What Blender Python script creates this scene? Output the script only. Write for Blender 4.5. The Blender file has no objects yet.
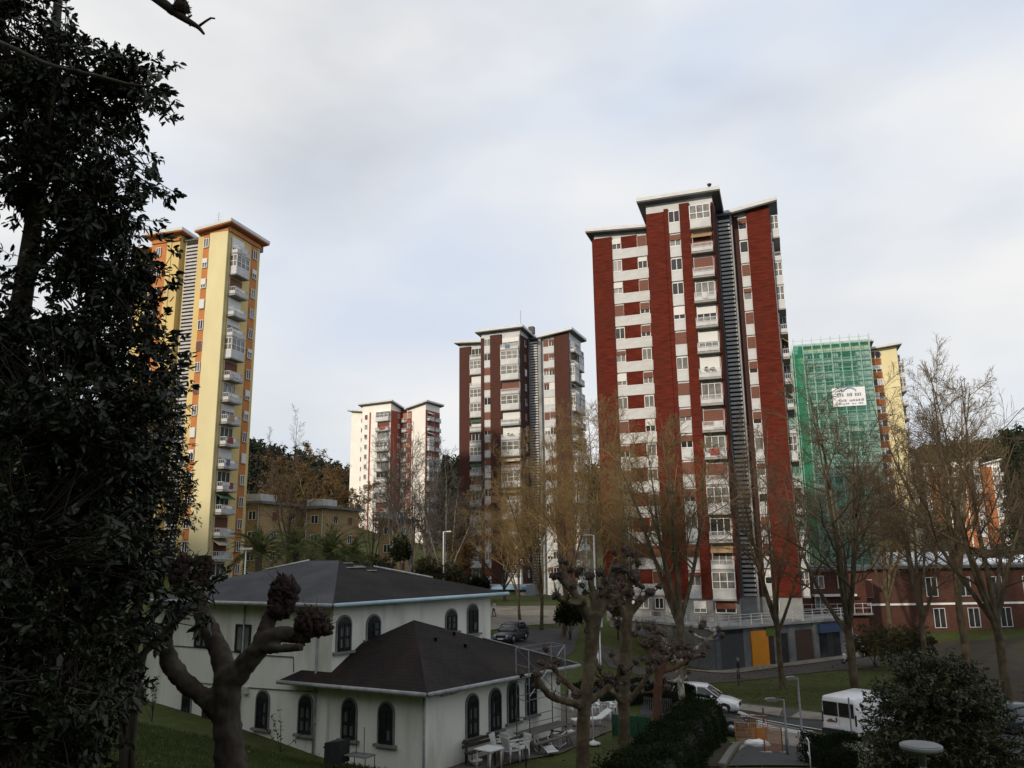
import bpy, bmesh, math, random
import numpy as np
from mathutils import Vector, Matrix
from mathutils.geometry import delaunay_2d_cdt
R = math.radians
S = bpy.context.scene
COL = S.collection
rnd = random.Random(7)
# ------------------------------------------------------------------ camera
F = 800.0; CZ = 10.1; PITCH = R(12.0); ROLL = R(-0.7)
CM = Matrix.Rotation(math.pi/2 + PITCH, 3, 'X') @ Matrix.Rotation(ROLL, 3, 'Z')
CP = Vector((0, 0, CZ))
def proj(p):
    q = CM.transposed() @ (Vector(p) - CP)
    return (512 + F*q.x/-q.z, 384 - F*q.y/-q.z)
def ray(px, py):
    return CM @ Vector(((px-512)/F, -(py-384)/F, -1))
def at(px, py, Y):
    d = ray(px, py); return CP + d*(Y/d.y)
def onz(px, py, z):
    d = ray(px, py); return CP + d*((z-CZ)/d.z)
cam = bpy.data.cameras.new('camera'); cam.sensor_width = 36; cam.lens = F/1024*36
cam.clip_start = 0.1; cam.clip_end = 4000
co = bpy.data.objects.new('camera', cam); COL.objects.link(co)
co.matrix_world = Matrix.Translation(CP) @ CM.to_4x4(); S.camera = co
# ------------------------------------------------------------------ terrain height
GP = [(0,0,8.3),(-6,8,7.6),(-3.7,10.5,7.0),(-9,15,6.2),(-3,16,5.8),(6,9,6.6),(3,14,5.4),(7,12,4.6),(9,17,3.6),
      (-9,20,5.4),(-14,24,5.6),(-11,28,4.2),(-18,38,3.8),(-14,36,3.4),(-8,33,2.35),(-5,31,2.25),(-3,30,2.3),(0,26,3.0),(0,33,2.4),(4,38,2.3),(3,34,2.3),(6,30,2.7),(8,42,1.7),(6,38,2.0),(10,36,1.8),(14,30,2.2),(-8,42,2.8),(0,45,2.4),(10,42,1.0),(14,38,0.9),(12,46,0.2),(16,43,0.1),(15,48,0.0),(20,42,0.2),(22,30,1.0),
      (12,50,0),(20,50,0),(30,48,0),(20,56,0),(30,58,0),(14,60,0.1),(45,80,-.3),(60,90,-.3),(60,60,-.2),(45,45,0),(35,30,0.6),
      (6,52,1.0),(7,62,1.6),(5,75,2.2),(10,84,1.9),(13,88,1.6),(10,75,1.4),(11,64,.7),(6,88,2.2),(0,78,2.5),(-2,100,3.0),(2,148,3.0),(15,120,2.5),(14,100,1.5),(30,104,0),(60,150,2),(100,170,3),(40,150,3),
      (-14,45,3.8),(-22,55,4.6),(-14,60,4.6),(-10,90,4.5),(-35,95,6.5),(-30,125,6.0),(-15,128,5.5),(-30,160,8),(-20,200,10),(-60,60,10),(-90,100,22),(-40,30,11),(-25,18,9),(-25,0,14),(25,0,7),(50,10,4),(50,-10,9),
      (0,-15,14),(-25,-25,30),(30,-40,20),(0,-50,36),(-60,-20,45),(-60,-60,74),(-110,-110,100),(-30,-110,70),(0,-90,50),(80,-60,20),(100,0,4),(120,90,3),(130,200,6),(60,260,8),(0,260,10),(-80,200,30),(-110,30,55)]  # rise behind the camera is unseen, heightened to shade the foreground
for px, py, Y in ((716,671.5,80),(780,664,85),(850,655.5,90),(660,668,84),(739,676,76),(800,668,80),(740,690,68),(800,684,70),(660,690,66)):   # street level along the shops
    _p = at(px, py, Y); GP.append((_p.x, _p.y, _p.z))
_g = np.array(GP, float)
def _k(r): return r
_A = np.zeros((len(_g)+3,)*2)
_A[:-3,:-3] = _k(np.hypot(_g[:,None,0]-_g[None,:,0], _g[:,None,1]-_g[None,:,1])) - np.eye(len(_g))*.35
_A[:-3,-3] = 1; _A[:-3,-2:] = _g[:,:2]; _A[-3,:-3] = 1; _A[-2:,:-3] = _g[:,:2].T
_w = np.linalg.solve(_A, np.concatenate([_g[:,2], [0,0,0]]))
def hh(x, y):
    x = np.asarray(x, float); y = np.asarray(y, float)
    r = np.hypot(x[...,None]-_g[:,0], y[...,None]-_g[:,1])
    return r @ _w[:-3] + _w[-3] + x*_w[-2] + y*_w[-1]
def h(x, y): return float(hh(x, y))
def ong(px, py):
    d = ray(px, py); t = 2.0
    for i in range(4000):
        p = CP + d*t
        if p.z < h(p.x, p.y): break
        t += 0.12
    return Vector((p.x, p.y, h(p.x, p.y)))
def gxy(px, Y):
    """ground point in image column px at distance Y"""
    p = at(px, 600, Y); 
    z = h(p.x, p.y)
    for i in range(3):
        q = proj((p.x, Y, z)); p = at(px, q[1], Y); z = h(p.x, Y)
    return Vector((p.x, Y, z))
# ------------------------------------------------------------------ materials
MATS = {}
def node(nt, t, **kw):
    n = nt.nodes.new(t)
    for k, v in kw.items(): setattr(n, k, v)
    return n
def mat(name, c1, c2=None, scale=(3,3,3), rough=0.8, detail=4, spec=0.3, metal=0.0, bump=0.0, lo=0.35, hi=0.65, c3=None, s3=0.4, coords='Object', transl=0.0, alpha=None, bricks=None):
    """noise-mottled principled material between c1 and c2; c3 is a broad second stain"""
    if name in MATS: return MATS[name]
    m = bpy.data.materials.new(name); m.use_nodes = True; nt = m.node_tree
    b = nt.nodes['Principled BSDF']
    b.inputs['Roughness'].default_value = rough; b.inputs['Specular IOR Level'].default_value = spec; b.inputs['Metallic'].default_value = metal
    tc = node(nt, 'ShaderNodeTexCoord'); mp = node(nt, 'ShaderNodeMapping'); mp.inputs['Scale'].default_value = scale
    nt.links.new(tc.outputs[coords], mp.inputs['Vector'])
    if c2 is None: c2 = tuple(v*0.8 for v in c1)
    no = node(nt, 'ShaderNodeTexNoise'); no.inputs['Detail'].default_value = detail; no.inputs['Scale'].default_value = 1
    nt.links.new(mp.outputs[0], no.inputs['Vector'])
    cr = node(nt, 'ShaderNodeValToRGB'); e = cr.color_ramp.elements
    e[0].position = lo; e[0].color = (*c1, 1); e[1].position = hi; e[1].color = (*c2, 1)
    nt.links.new(no.outputs['Fac'], cr.inputs[0]); out = cr.outputs[0]
    if c3 is not None:
        n2 = node(nt, 'ShaderNodeTexNoise'); n2.inputs['Detail'].default_value = 6
        m2 = node(nt, 'ShaderNodeMapping'); m2.inputs['Scale'].default_value = s3 if isinstance(s3, tuple) else (s3, s3, s3); n2.inputs['Scale'].default_value = 1.0
        nt.links.new(tc.outputs[coords], m2.inputs[0]); nt.links.new(m2.outputs[0], n2.inputs['Vector'])
        r2 = node(nt, 'ShaderNodeValToRGB'); r2.color_ramp.elements[0].position = .5; r2.color_ramp.elements[1].position = .7
        nt.links.new(n2.outputs['Fac'], r2.inputs[0])
        mx = node(nt, 'ShaderNodeMixRGB'); mx.inputs[2].default_value = (*c3, 1)
        nt.links.new(r2.outputs[0], mx.inputs[0]); nt.links.new(out, mx.inputs[1]); out = mx.outputs[0]
    if bricks:   # courses: (row height, unit width, rotation about z, contrast)
        rh, uw, rot, con = bricks; m3 = node(nt, 'ShaderNodeMapping'); m3.inputs['Rotation'].default_value = (0, 0, rot); nt.links.new(tc.outputs[coords], m3.inputs[0])
        bk = node(nt, 'ShaderNodeTexBrick'); bk.inputs['Scale'].default_value = 1; bk.inputs['Row Height'].default_value = rh; bk.inputs['Brick Width'].default_value = uw; bk.inputs['Mortar Size'].default_value = rh*.1
        bk.inputs['Color1'].default_value = (1,1,1,1); bk.inputs['Color2'].default_value = (1-con,)*3+(1,); bk.inputs['Mortar'].default_value = (1-con*1.6,)*3+(1,); bk.inputs['Bias'].default_value = -.2
        nt.links.new(m3.outputs[0], bk.inputs['Vector']); mu = node(nt, 'ShaderNodeMixRGB', blend_type='MULTIPLY'); mu.inputs[0].default_value = 1
        nt.links.new(out, mu.inputs[1]); nt.links.new(bk.outputs['Color'], mu.inputs[2]); out = mu.outputs[0]
    nt.links.new(out, b.inputs['Base Color'])
    if bump:
        bp = node(nt, 'ShaderNodeBump'); bp.inputs['Strength'].default_value = bump; bp.inputs['Distance'].default_value = 0.03
        nt.links.new(no.outputs['Fac'], bp.inputs['Height']); nt.links.new(bp.outputs[0], b.inputs['Normal'])
    o = nt.nodes['Material Output']; sh = b.outputs[0]
    if transl:
        tr = node(nt, 'ShaderNodeBsdfTranslucent'); nt.links.new(out, tr.inputs[0])
        ms = node(nt, 'ShaderNodeMixShader'); ms.inputs[0].default_value = transl
        nt.links.new(sh, ms.inputs[1]); nt.links.new(tr.outputs[0], ms.inputs[2]); sh = ms.outputs[0]
    if alpha is not None:
        tp = node(nt, 'ShaderNodeBsdfTransparent'); ms = node(nt, 'ShaderNodeMixShader'); ms.inputs[0].default_value = alpha
        nt.links.new(tp.outputs[0], ms.inputs[1]); nt.links.new(sh, ms.inputs[2]); sh = ms.outputs[0]
    nt.links.new(sh, o.inputs['Surface'])
    MATS[name] = m; return m
M = mat
# ------------------------------------------------------------------ mesh builder
class MB:
    def __init__(s): s.v = []; s.f = []; s.m = []; s.mats = []; s.sm = []
    def mi(s, m):
        if m not in s.mats: s.mats.append(m)
        return s.mats.index(m)
    def add(s, vs, fs, m, smooth=False):
        o = len(s.v); s.v += [tuple(v) for v in vs]; i = s.mi(m)
        for f in fs: s.f.append(tuple(o+k for k in f)); s.m.append(i); s.sm.append(smooth)
    def box(s, x0, x1, y0, y1, z0, z1, m):
        s.add([(x0,y0,z0),(x1,y0,z0),(x1,y1,z0),(x0,y1,z0),(x0,y0,z1),(x1,y0,z1),(x1,y1,z1),(x0,y1,z1)],
              [(3,2,1,0),(4,5,6,7),(0,1,5,4),(1,2,6,5),(2,3,7,6),(3,0,4,7)], m); return s
    def prism(s, poly, z0, z1, m, top=True):
        """poly counter-clockwise xy; z1 may be a list of heights"""
        n = len(poly); zz = z1 if isinstance(z1, (list, tuple)) else [z1]*n; z00 = z0 if isinstance(z0, (list, tuple)) else [z0]*n
        vs = [(p[0],p[1],z) for p, z in zip(poly, z00)] + [(p[0],p[1],z) for p, z in zip(poly, zz)]
        fs = [(i, (i+1) % n, n+(i+1) % n, n+i) for i in range(n)] + [tuple(range(n, 2*n)), tuple(range(n-1, -1, -1))]
        s.add(vs, fs, m); return s
    def extr(s, pts, axis, a, b, m, smooth=False):
        """closed 2-D outline pts extruded along axis from a to b"""
        def mk(p, t): return {'x': (t, p[0], p[1]), 'y': (p[0], t, p[1]), 'z': (p[0], p[1], t)}[axis]
        n = len(pts); s.add([mk(p, a) for p in pts] + [mk(p, b) for p in pts],
              [(i, (i+1) % n, n+(i+1) % n, n+i) for i in range(n)] + [tuple(range(n)), tuple(range(2*n-1, n-1, -1))], m, smooth); return s
    def tube(s, pts, r, m, k=8, cap=True):
        pts = [Vector(p) for p in pts]; rs = r if isinstance(r, (list, tuple)) else [r]*len(pts)
        vs = []; up = None
        for i, p in enumerate(pts):
            t = (pts[min(i+1, len(pts)-1)] - pts[max(i-1, 0)])
            t = t.normalized() if t.length else Vector((0,0,1))
            if up is None: up = Vector((1,0,0)) if abs(t.x) < .8 else Vector((0,1,0))
            a = (up - t*up.dot(t)).normalized(); b = t.cross(a); up = a
            for j in range(k):
                q = 2*math.pi*j/k; vs.append(p + (a*math.cos(q) + b*math.sin(q))*rs[i])
        fs = [(i*k+j, i*k+(j+1) % k, (i+1)*k+(j+1) % k, (i+1)*k+j) for i in range(len(pts)-1) for j in range(k)]
        if cap: fs += [tuple(range(k-1, -1, -1)), tuple(range((len(pts)-1)*k, len(pts)*k))]
        s.add(vs, fs, m, k > 5); return s
    def lathe(s, prof, m, c=(0,0,0), k=20):
        vs = [(c[0]+r*math.cos(2*math.pi*j/k), c[1]+r*math.sin(2*math.pi*j/k), c[2]+z) for r, z in prof for j in range(k)]
        n = len(prof)
        fs = [(i*k+j, i*k+(j+1) % k, (i+1)*k+(j+1) % k, (i+1)*k+j) for i in range(n-1) for j in range(k)]
        fs += [tuple(range(k-1, -1, -1)), tuple(range((n-1)*k, n*k))]
        s.add(vs, fs, m, True); return s
    def blob(s, c, r, m, seed=0, amp=.15, seg=8, rings=6):
        g = random.Random(seed); r = r if isinstance(r, (list, tuple)) else (r, r, r); vs = []
        for i in range(rings+1):
            a = math.pi*i/rings
            for j in range(seg):
                q = 2*math.pi*j/seg; k = 1 + g.uniform(-amp, amp)*(0 < i < rings)
                vs.append((c[0]+r[0]*k*math.sin(a)*math.cos(q), c[1]+r[1]*k*math.sin(a)*math.sin(q), c[2]-r[2]*k*math.cos(a)))
        fs = [(i*seg+j, i*seg+(j+1) % seg, (i+1)*seg+(j+1) % seg, (i+1)*seg+j) for i in range(rings) for j in range(seg)]
        s.add(vs, fs, m, True); return s
    def xf(s, fn): s.v = [tuple(fn(Vector(v))) for v in s.v]; return s
    def mesh(s, name):
        me = bpy.data.meshes.new(name); me.from_pydata(s.v, [], s.f)
        for m in s.mats: me.materials.append(m)
        me.polygons.foreach_set('material_index', s.m); me.polygons.foreach_set('use_smooth', s.sm); me.update()
        return me
    def build(s, name, parent=None, loc=(0,0,0), rz=0.0):
        return link(name, s.mesh(name), parent, loc, rz)
def link(name, me, parent=None, loc=(0,0,0), rz=0.0):
    o = bpy.data.objects.new(name, me); COL.objects.link(o); o.parent = parent; o.location = loc; o.rotation_euler = (0,0,rz)
    return o
def npmesh(name, V, Q, m, smooth=True):
    """mesh from numpy verts (n,3) and faces (k,3|4)"""
    me = bpy.data.meshes.new(name); V = np.ascontiguousarray(V, np.float32); Q = np.ascontiguousarray(Q, np.int32); c = Q.shape[1]
    me.vertices.add(len(V)); me.vertices.foreach_set('co', V.ravel())
    me.loops.add(Q.size); me.loops.foreach_set('vertex_index', Q.ravel())
    me.polygons.add(len(Q)); me.polygons.foreach_set('loop_start', np.arange(0, Q.size, c, dtype=np.int32))
    me.polygons.foreach_set('loop_total', np.full(len(Q), c, np.int32))
    me.polygons.foreach_set('use_smooth', np.full(len(Q), smooth))
    me.materials.append(m); me.update(calc_edges=True); me.validate(); return me
def tag(o, label, cat, group=None):
    o['label'] = label; o['category'] = cat
    if group: o['group'] = group
    return o
def thing(name, label, cat, loc=(0,0,0), rz=0.0, group=None):
    return tag(link(name, None, None, loc, rz), label, cat, group)
def struct(name, me): 
    o = link(name, me); o['kind'] = 'structure'; return o
def dup(root, loc, rz, label=None, group=None):
    def cp(o, par):
        c = o.copy(); COL.objects.link(c); c.parent = par
        for ch in o.children: cp(ch, c)
        return c
    r = cp(root, None); r.location = loc; r.rotation_euler = (0,0,rz)
    if label: r['label'] = label
    if group: r['group'] = group
    return r
# ------------------------------------------------------------------ palette
brick_red = M('brick_red', (.140,.024,.013), (.065,.012,.008), (.9,.9,6), .9, lo=.32, hi=.68, c3=(.085,.020,.013), s3=(.35,.35,.12), detail=7, spec=.15)
brick_brown = M('brick_brown', (.085,.030,.021), (.05,.018,.014), (1.2,1.2,9), .85, lo=.3, hi=.7)
brick_dark = M('brick_dark', (.055,.022,.018), (.035,.015,.013), (1.2,1.2,9), .85)
brick_low = M('brick_low', (.095,.040,.026), (.055,.023,.017), (2,2,9), .85, c3=(.1,.05,.035))
white_panel = M('white_panel', (.56,.57,.58), (.49,.50,.51), (.8,.8,2), .6, c3=(.44,.45,.46), s3=.8)
white_paint = M('white_paint', (.78,.78,.77), (.68,.68,.67), (2,2,2), .5)
white_lit = M('white_render', (.82,.79,.74), (.74,.71,.66), (.5,.5,.3), .8)
grey_conc = M('grey_concrete', (.31,.32,.32), (.24,.25,.25), (1,1,1), .85, c3=(.17,.17,.17))
roof_dark = M('roof_edge_grey', (.10,.105,.11), (.07,.075,.08), (2,2,2), .6)
roof_fascia = M('roof_fascia', (.62,.63,.64), (.5,.51,.52), (1,1,4), .5)
yellow_wall = M('yellow_render', (.68,.52,.22), (.60,.46,.20), (.4,.4,.2), .85, c3=(.5,.39,.2), s3=.15)
cream_wall = M('cream_render', (.72,.64,.38), (.66,.58,.34), (.4,.4,.2), .85)
orange_wall = M('orange_render', (.52,.21,.07), (.44,.17,.06), (.6,.6,.6), .85)
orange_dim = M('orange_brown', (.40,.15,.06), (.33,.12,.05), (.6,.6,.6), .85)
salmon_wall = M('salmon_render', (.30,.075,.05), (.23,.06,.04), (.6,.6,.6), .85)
tan_wall = M('tan_stone', (.42,.30,.15), (.30,.21,.11), (3,3,5), .9, c3=(.24,.18,.10))
glass = M('window_glass', (.018,.020,.023), (.04,.043,.046), (.7,.7,.7), .12, spec=.4)
glass_lt = M('curtained_glass', (.22,.22,.21), (.10,.10,.10), (1.5,1.5,1.0), .15, spec=.6)
shutter_br = M('shutter_brown', (.17,.06,.035), (.13,.045,.028), (1,1,14), .6)
shutter_tan = M('shutter_tan', (.36,.17,.08), (.30,.14,.07), (1,1,14), .6)
shutter_wh = M('shutter_white', (.7,.7,.69), (.62,.62,.61), (1,1,14), .6)
rail_wh = M('rail_white', (.58,.59,.60), (.46,.47,.48), (3,3,3), .5)
slat_wh = M('louvre_slat', (.52,.52,.52), (.40,.40,.41), (1,1,1), .5)
louvre_bk = M('louvre_shadow_gap', (.03,.03,.032), (.02,.02,.022), (1,1,1), .9)
metal_g = M('galvanised_metal', (.36,.37,.38), (.27,.28,.29), (6,6,6), .45, metal=.6)
black_m = M('black_metal', (.015,.015,.016), (.025,.025,.026), (5,5,5), .5)
balc_under = M('balcony_concrete', (.34,.33,.31), (.26,.25,.24), (2,2,2), .9)
blue_m = M('blue_paint', (.035,.065,.14), (.03,.05,.11), (2,2,2), .5)

# ------------------------------------------------------------------ window and balcony kits (meshes shared between copies)
cloths = [M('cloth_white', (.6,.6,.62)), M('cloth_blue', (.12,.18,.32)), M('cloth_red', (.3,.07,.06)), M('cloth_tan', (.4,.3,.2))]; awn = [M('awning_tan', (.34,.22,.12)), M('awning_green', (.06,.12,.07)), M('awning_cream', (.5,.45,.35))]; plant_g = M('balcony_plants', (.03,.05,.015), (.06,.08,.03), (9,9,9))
_cache = {}
def kit(key, fn):
    if key not in _cache: _cache[key] = fn()
    return _cache[key]
def win_mesh(w, hgt, n, gl, fr):
    """frame and glass of a window, facing -y, base centre at the origin"""
    b = MB(); t = .07
    b.box(-w/2, w/2, -.02, .02, 0.01, hgt-.01, gl)
    b.box(-w/2, w/2, -.09, -.021, 0, t, fr); b.box(-w/2, w/2, -.09, -.021, hgt-t, hgt, fr)
    for i in range(n+1):
        x = -w/2 + (w-t)*i/n
        b.box(x, x+t, -.092, -.023, t, hgt-t, fr)
    return b.mesh('window')
def shut_mesh(w, hh_, m):
    b = MB(); b.box(-w/2+.04, w/2-.04, -.15, -.095, 0, hh_, m); return b.mesh('shutter')
def put_window(par, x, y, z, rz, w, hgt, n, r, shut=(shutter_br, shutter_wh), p=.7, fr=white_paint, dark=0):
    gl = glass if r.random() < .55 or dark else glass_lt
    o = link('window', kit(('w', w, hgt, n, gl.name, fr.name), lambda: win_mesh(w, hgt, n, gl, fr)), par, (x, y, z), rz)
    if r.random() < p:
        f = r.choice((.35, .5, .65, 1.0, 1.0)); sm = shut[0] if r.random() < .8 else shut[1]
        hs = round((hgt-.08)*f, 2)
        link('shutter', kit(('s', w, hs, sm.name), lambda: shut_mesh(w, hs, sm)), o, (0, 0, hgt-.04-hs))
    return o
def balc_mesh(w, d, kind):
    """balcony slab and railing projecting towards -y; origin at the wall, floor level"""
    b = MB(); b.box(-w/2, w/2, -d, 0, -.18, 0, balc_under)
    if kind == 'solid':
        b.box(-w/2+.02, w/2-.02, -d+.02, -d+.08, .001, .95, white_panel); b.box(-w/2+.02, -w/2+.08, -d+.081, 0, .001, .95, white_panel); b.box(w/2-.08, w/2-.02, -d+.081, 0, .001, .95, white_panel)
    return b.mesh('balcony')
def rail_mesh(w, d):
    b = MB(); m = rail_wh
    for z in (.96, .55): b.box(-w/2+.03, w/2-.03, -d+.03, -d+.08, z, z+.06, m)
    b.box(-w/2+.05, w/2-.05, -d+.045, -d+.06, .10, .5, white_panel)
    n = max(4, int(w/.13))
    for i in range(n+1):
        x = -w/2+.03 + (w-.1)*i/n; b.box(x, x+.035, -d+.04, -d+.07, .001, .955, m)
    for sx in (-1, 1):
        x = sx*(w/2-.05)
        b.box(x-.025, x+.025, -d+.081, -.02, .96, 1.02, m); b.box(x-.01, x+.01, -d+.081, -.02, .1, .5, white_panel)
        for k in range(3): b.box(x-.018, x+.018, -d*(k+1)/4, -d*(k+1)/4+.035, .001, .955, m)
    return b.mesh('railing')
def glaz_mesh(w, d, hgt):
    b = MB(); n = 3
    b.box(-w/2+.06, w/2-.06, -d+.06, -.01, 1.0, hgt-.05, glass_lt)
    b.box(-w/2+.02, w/2-.02, -d+.02, -.005, .001, .98, white_panel)
    for z in (1.0-.03, 1.7, hgt-.09): b.box(-w/2, w/2, -d, -.003, z, z+.08, white_paint)
    for i in range(n+1):
        x = -w/2 + (w-.08)*i/n; b.box(x, x+.08, -d-.004, -d+.055, 1.05, hgt-.1, white_paint)
    for sx in (-1, 1): b.box(sx*(w/2-.04)-.04, sx*(w/2-.04)+.04, -d/2-.04, -d/2+.04, 1.05, hgt-.1, white_paint)
    return b.mesh('glazed_gallery')
def put_balcony(par, x, y, z, rz, w, d, r, glazed=.15, fh=2.8, kind='rail', door=True):
    o = link('balcony', kit(('b', w, d, kind), lambda: balc_mesh(w, d, kind)), par, (x, y, z), rz)
    if kind == 'rail':
        if r.random() < glazed:
            link('glazed_gallery', kit(('g', w, d), lambda: glaz_mesh(w-.06, d-.03, fh-.2)), o)
        else:
            link('railing', kit(('r', w, d), lambda: rail_mesh(w, d)), o)
            q = r.random()
            if q < .22:
                cm = r.choice(cloths); ww = round(w*r.choice((.25,.4)), 2); link('laundry', kit(('l', ww, d, cm.name), lambda: MB().box(-ww/2, ww/2, -d-.03, -d-.01, .25, .98, cm).mesh('laundry')), o, (r.uniform(-.25,.25)*w, 0, 0))
            elif q < .40:
                am = r.choice(awn); link('awning', kit(('a', w, d, am.name), lambda: MB().extr([(-.03,2.45),(-d*.95,1.85),(-d*.95,1.72),(-.03,2.4)], 'x', -w/2+.05, w/2-.05, am).mesh('awning')), o)
            elif q < .52: link('plants', kit(('pl', d), lambda: MB().blob((.3,-d*.75,.95),(.3,.15,.2),plant_g,3,.3).blob((-.4,-d*.75,1.0),(.22,.14,.28),plant_g,5,.3).mesh('plants')), o)
    return o

# ------------------------------------------------------------------ tower block
# cross plan in metres: wing L left, F towards the viewer, R right, core between them, B behind
def tower(name, label, px, Y, rot, z0, nf, pal, cols, nbase=0, fh=2.8, seed=1, W=None, lshape=True, attic=1.3, rise=1.3, bottom=3.0):
    r = random.Random(seed)
    p = at(px, 500, Y); root = thing(name, label, 'apartment tower', (p.x, Y, z0), rot)
    W = W or dict(L=(-7.5, 0, 6.0, 13), F=(0, 8, 0, 9), C=(-.6, 9.7, 4.2, 15), R=(9.0, 14.4, 5.0, 12.5), B=(0, 8, 14, 22))
    H = bottom + nf*fh
    base, acc, trim = pal['base'], pal['acc'], pal['trim']
    # walls: each wing one prism whose top follows its roof slope
    walls = MB(); roof = MB(); ov = .9
    for k, (x0, x1, y0, y1) in W.items():
        poly = [(x0,y0),(x1,y0),(x1,y1),(x0,y1)]; e = attic
        hi, lo = H+e+rise, H+e*.5
        if k == 'L': zz = [hi-.25, lo+.2, lo+.2, hi-.25]
        elif k == 'F': zz = [hi, hi, lo+.3, lo+.3]
        elif k == 'R': zz = [lo, hi-.2, hi-.2, lo]
        elif k == 'B': zz = [lo, lo, hi, hi]
        else: zz = [H+e*.45]*4
        walls.prism(poly, 0 if k == 'C' else .004*ord(k[0])/70, zz, base if k != 'C' else pal.get('core', base))
        if k == 'C':
            roof.box(x0-.2, x1+.2, y0-.2, y1+.2, H+e*.45+.001, H+e*.45+.3, roof_dark); continue
        # sloping roof slab with overhang, dark soffit and pale fascia
        sl = {'L': ((zz[1]-zz[0])/(x1-x0), 0), 'R': ((zz[1]-zz[0])/(x1-x0), 0), 'F': (0, (zz[3]-zz[0])/(y1-y0)), 'B': (0, (zz[3]-zz[0])/(y1-y0))}[k]
        a0, a1, b0, b1 = x0-ov, x1+ov, y0-ov, y1+ov
        if k == 'L': a1 = x1 - .02
        if k == 'R': a0 = x0 + .02
        if k == 'F': b1 = y1 - .02
        if k == 'B': b0 = y0 + .02
        q = [(a0,b0),(a1,b0),(a1,b1),(a0,b1)]
        zt = [zz[0] + (X-x0)*sl[0] + (Yy-y0)*sl[1] + .01 for X, Yy in q]
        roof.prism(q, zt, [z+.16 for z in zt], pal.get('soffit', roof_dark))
        q2 = [(a0-.06,b0-.06),(a1+.06,b0-.06),(a1+.06,b1+.06),(a0-.06,b1+.06)]
        zt2 = [zz[0] + (X-x0)*sl[0] + (Yy-y0)*sl[1] + .172 for X, Yy in q2]
        roof.prism(q2, zt2, [z+.42 for z in zt2], pal.get('fascia', roof_fascia))
    walls.build('wall', root); roof.build('roof', root)
    pier, lou = MB(), MB()
    for (wing, side, s0, s1, kind) in cols:
        x0, x1, y0, y1 = W[wing]
        # frame of the facade: local (s along, outwards n)
        rz, ox, oy, dx, dy = {'S': (0, x0, y0, 1, 0), 'E': (math.pi/2, x1, y0, 0, 1), 'W': (-math.pi/2, x0, y1, 0, -1)}[side]
        ny = {'S': (0,-1), 'E': (1,0), 'W': (-1,0)}[side]
        def P(s, n=0): return (ox + dx*s + ny[0]*n, oy + dy*s + ny[1]*n)
        def slab(b, sa, sb, n0, n1, za, zb, m):
            a = P(sa, n0); c = P(sb, n1); b.box(min(a[0],c[0]), max(a[0],c[0]), min(a[1],c[1]), max(a[1],c[1]), za, zb, m)
        sc, w = (s0+s1)/2, s1-s0
        k, *arg = kind if isinstance(kind, tuple) else (kind,)
        if k in ('pier', 'accent', 'plain'):
            m = {'pier': acc, 'accent': pal.get('acc2', acc), 'plain': pal.get('plain', base)}[k]
            slab(pier, s0, s1, -.2, arg[0] if arg else .30, bottom-.03, H + (arg[1] if len(arg) > 1 else .12), m)
        elif k == 'attic':
            slab(pier, s0, s1, -.2, .23, H+.13, H+.13+.4, pal['acc2'])
        elif k == 'louvre':
            slab(lou, s0, s1, -.2, .06, bottom, H+.1, louvre_bk)
            n = int(nf*fh/.5)
            for i in range(n):
                z = bottom + .06 + i*.5
                slab(lou, s0+.04, s1-.04, .07, .2, z, z+.27, slat_wh)
        for i in range(nf):
            z = bottom + i*fh
            if k == 'panel':        # white spandrel, then a band of windows: arg = list of widths, 'b' brick between
                link('spandrel', kit(('sp', round(w,2), (pal['acc2'] if len(arg) > 1 else trim).name), lambda: MB().box(-w/2, w/2, -.16, .1, 0, 1.28, pal['acc2'] if len(arg) > 1 else trim).mesh('spandrel')), root, (*P(sc), z), rz)
                ws = arg[0]; tot = sum(abs(q) for q in ws); s = s0
                for q in ws:
                    ww = abs(q)/tot*w
                    if q > 0: put_window(root, *P(s+ww/2, .03), z+1.3, rz, round(ww, 2), 1.42, 2 if ww > 1 else 1, r, shut=pal.get('shut', (shutter_br, shutter_wh)), p=pal.get('ps', .75))
                    else: link('brick_infill', kit(('bi', round(ww,2), acc.name, fh), lambda: MB().box(-ww/2, ww/2, -.10, .1, 1.281, fh-.001, acc).mesh('brick_infill')), root, (*P(s+ww/2), z), rz)
                    s += ww
            elif k == 'small':
                put_window(root, *P(sc, arg[1] if len(arg) > 1 else .1), z+1.0, rz, arg[0], 1.3, 1 if arg[0] < .8 else 2, r, shut=pal.get('shut', (shutter_br, shutter_wh)), p=.4)
            elif k == 'balcony':
                put_window(root, *P(sc, .05), z+.12, rz, round(w-.25, 2), 2.3, 3 if w > 2 else 2, r, shut=pal.get('shut', (shutter_br, shutter_wh)), p=.6)
                put_balcony(root, *P(sc, .04), z+.02, rz, round(w, 2), arg[0], r, arg[1] if len(arg) > 1 else .2, fh)
    if pier.v: pier.build('facing', root)
    if lou.v: lou.build('louvre_screen', root)
    return root, W, H

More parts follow.
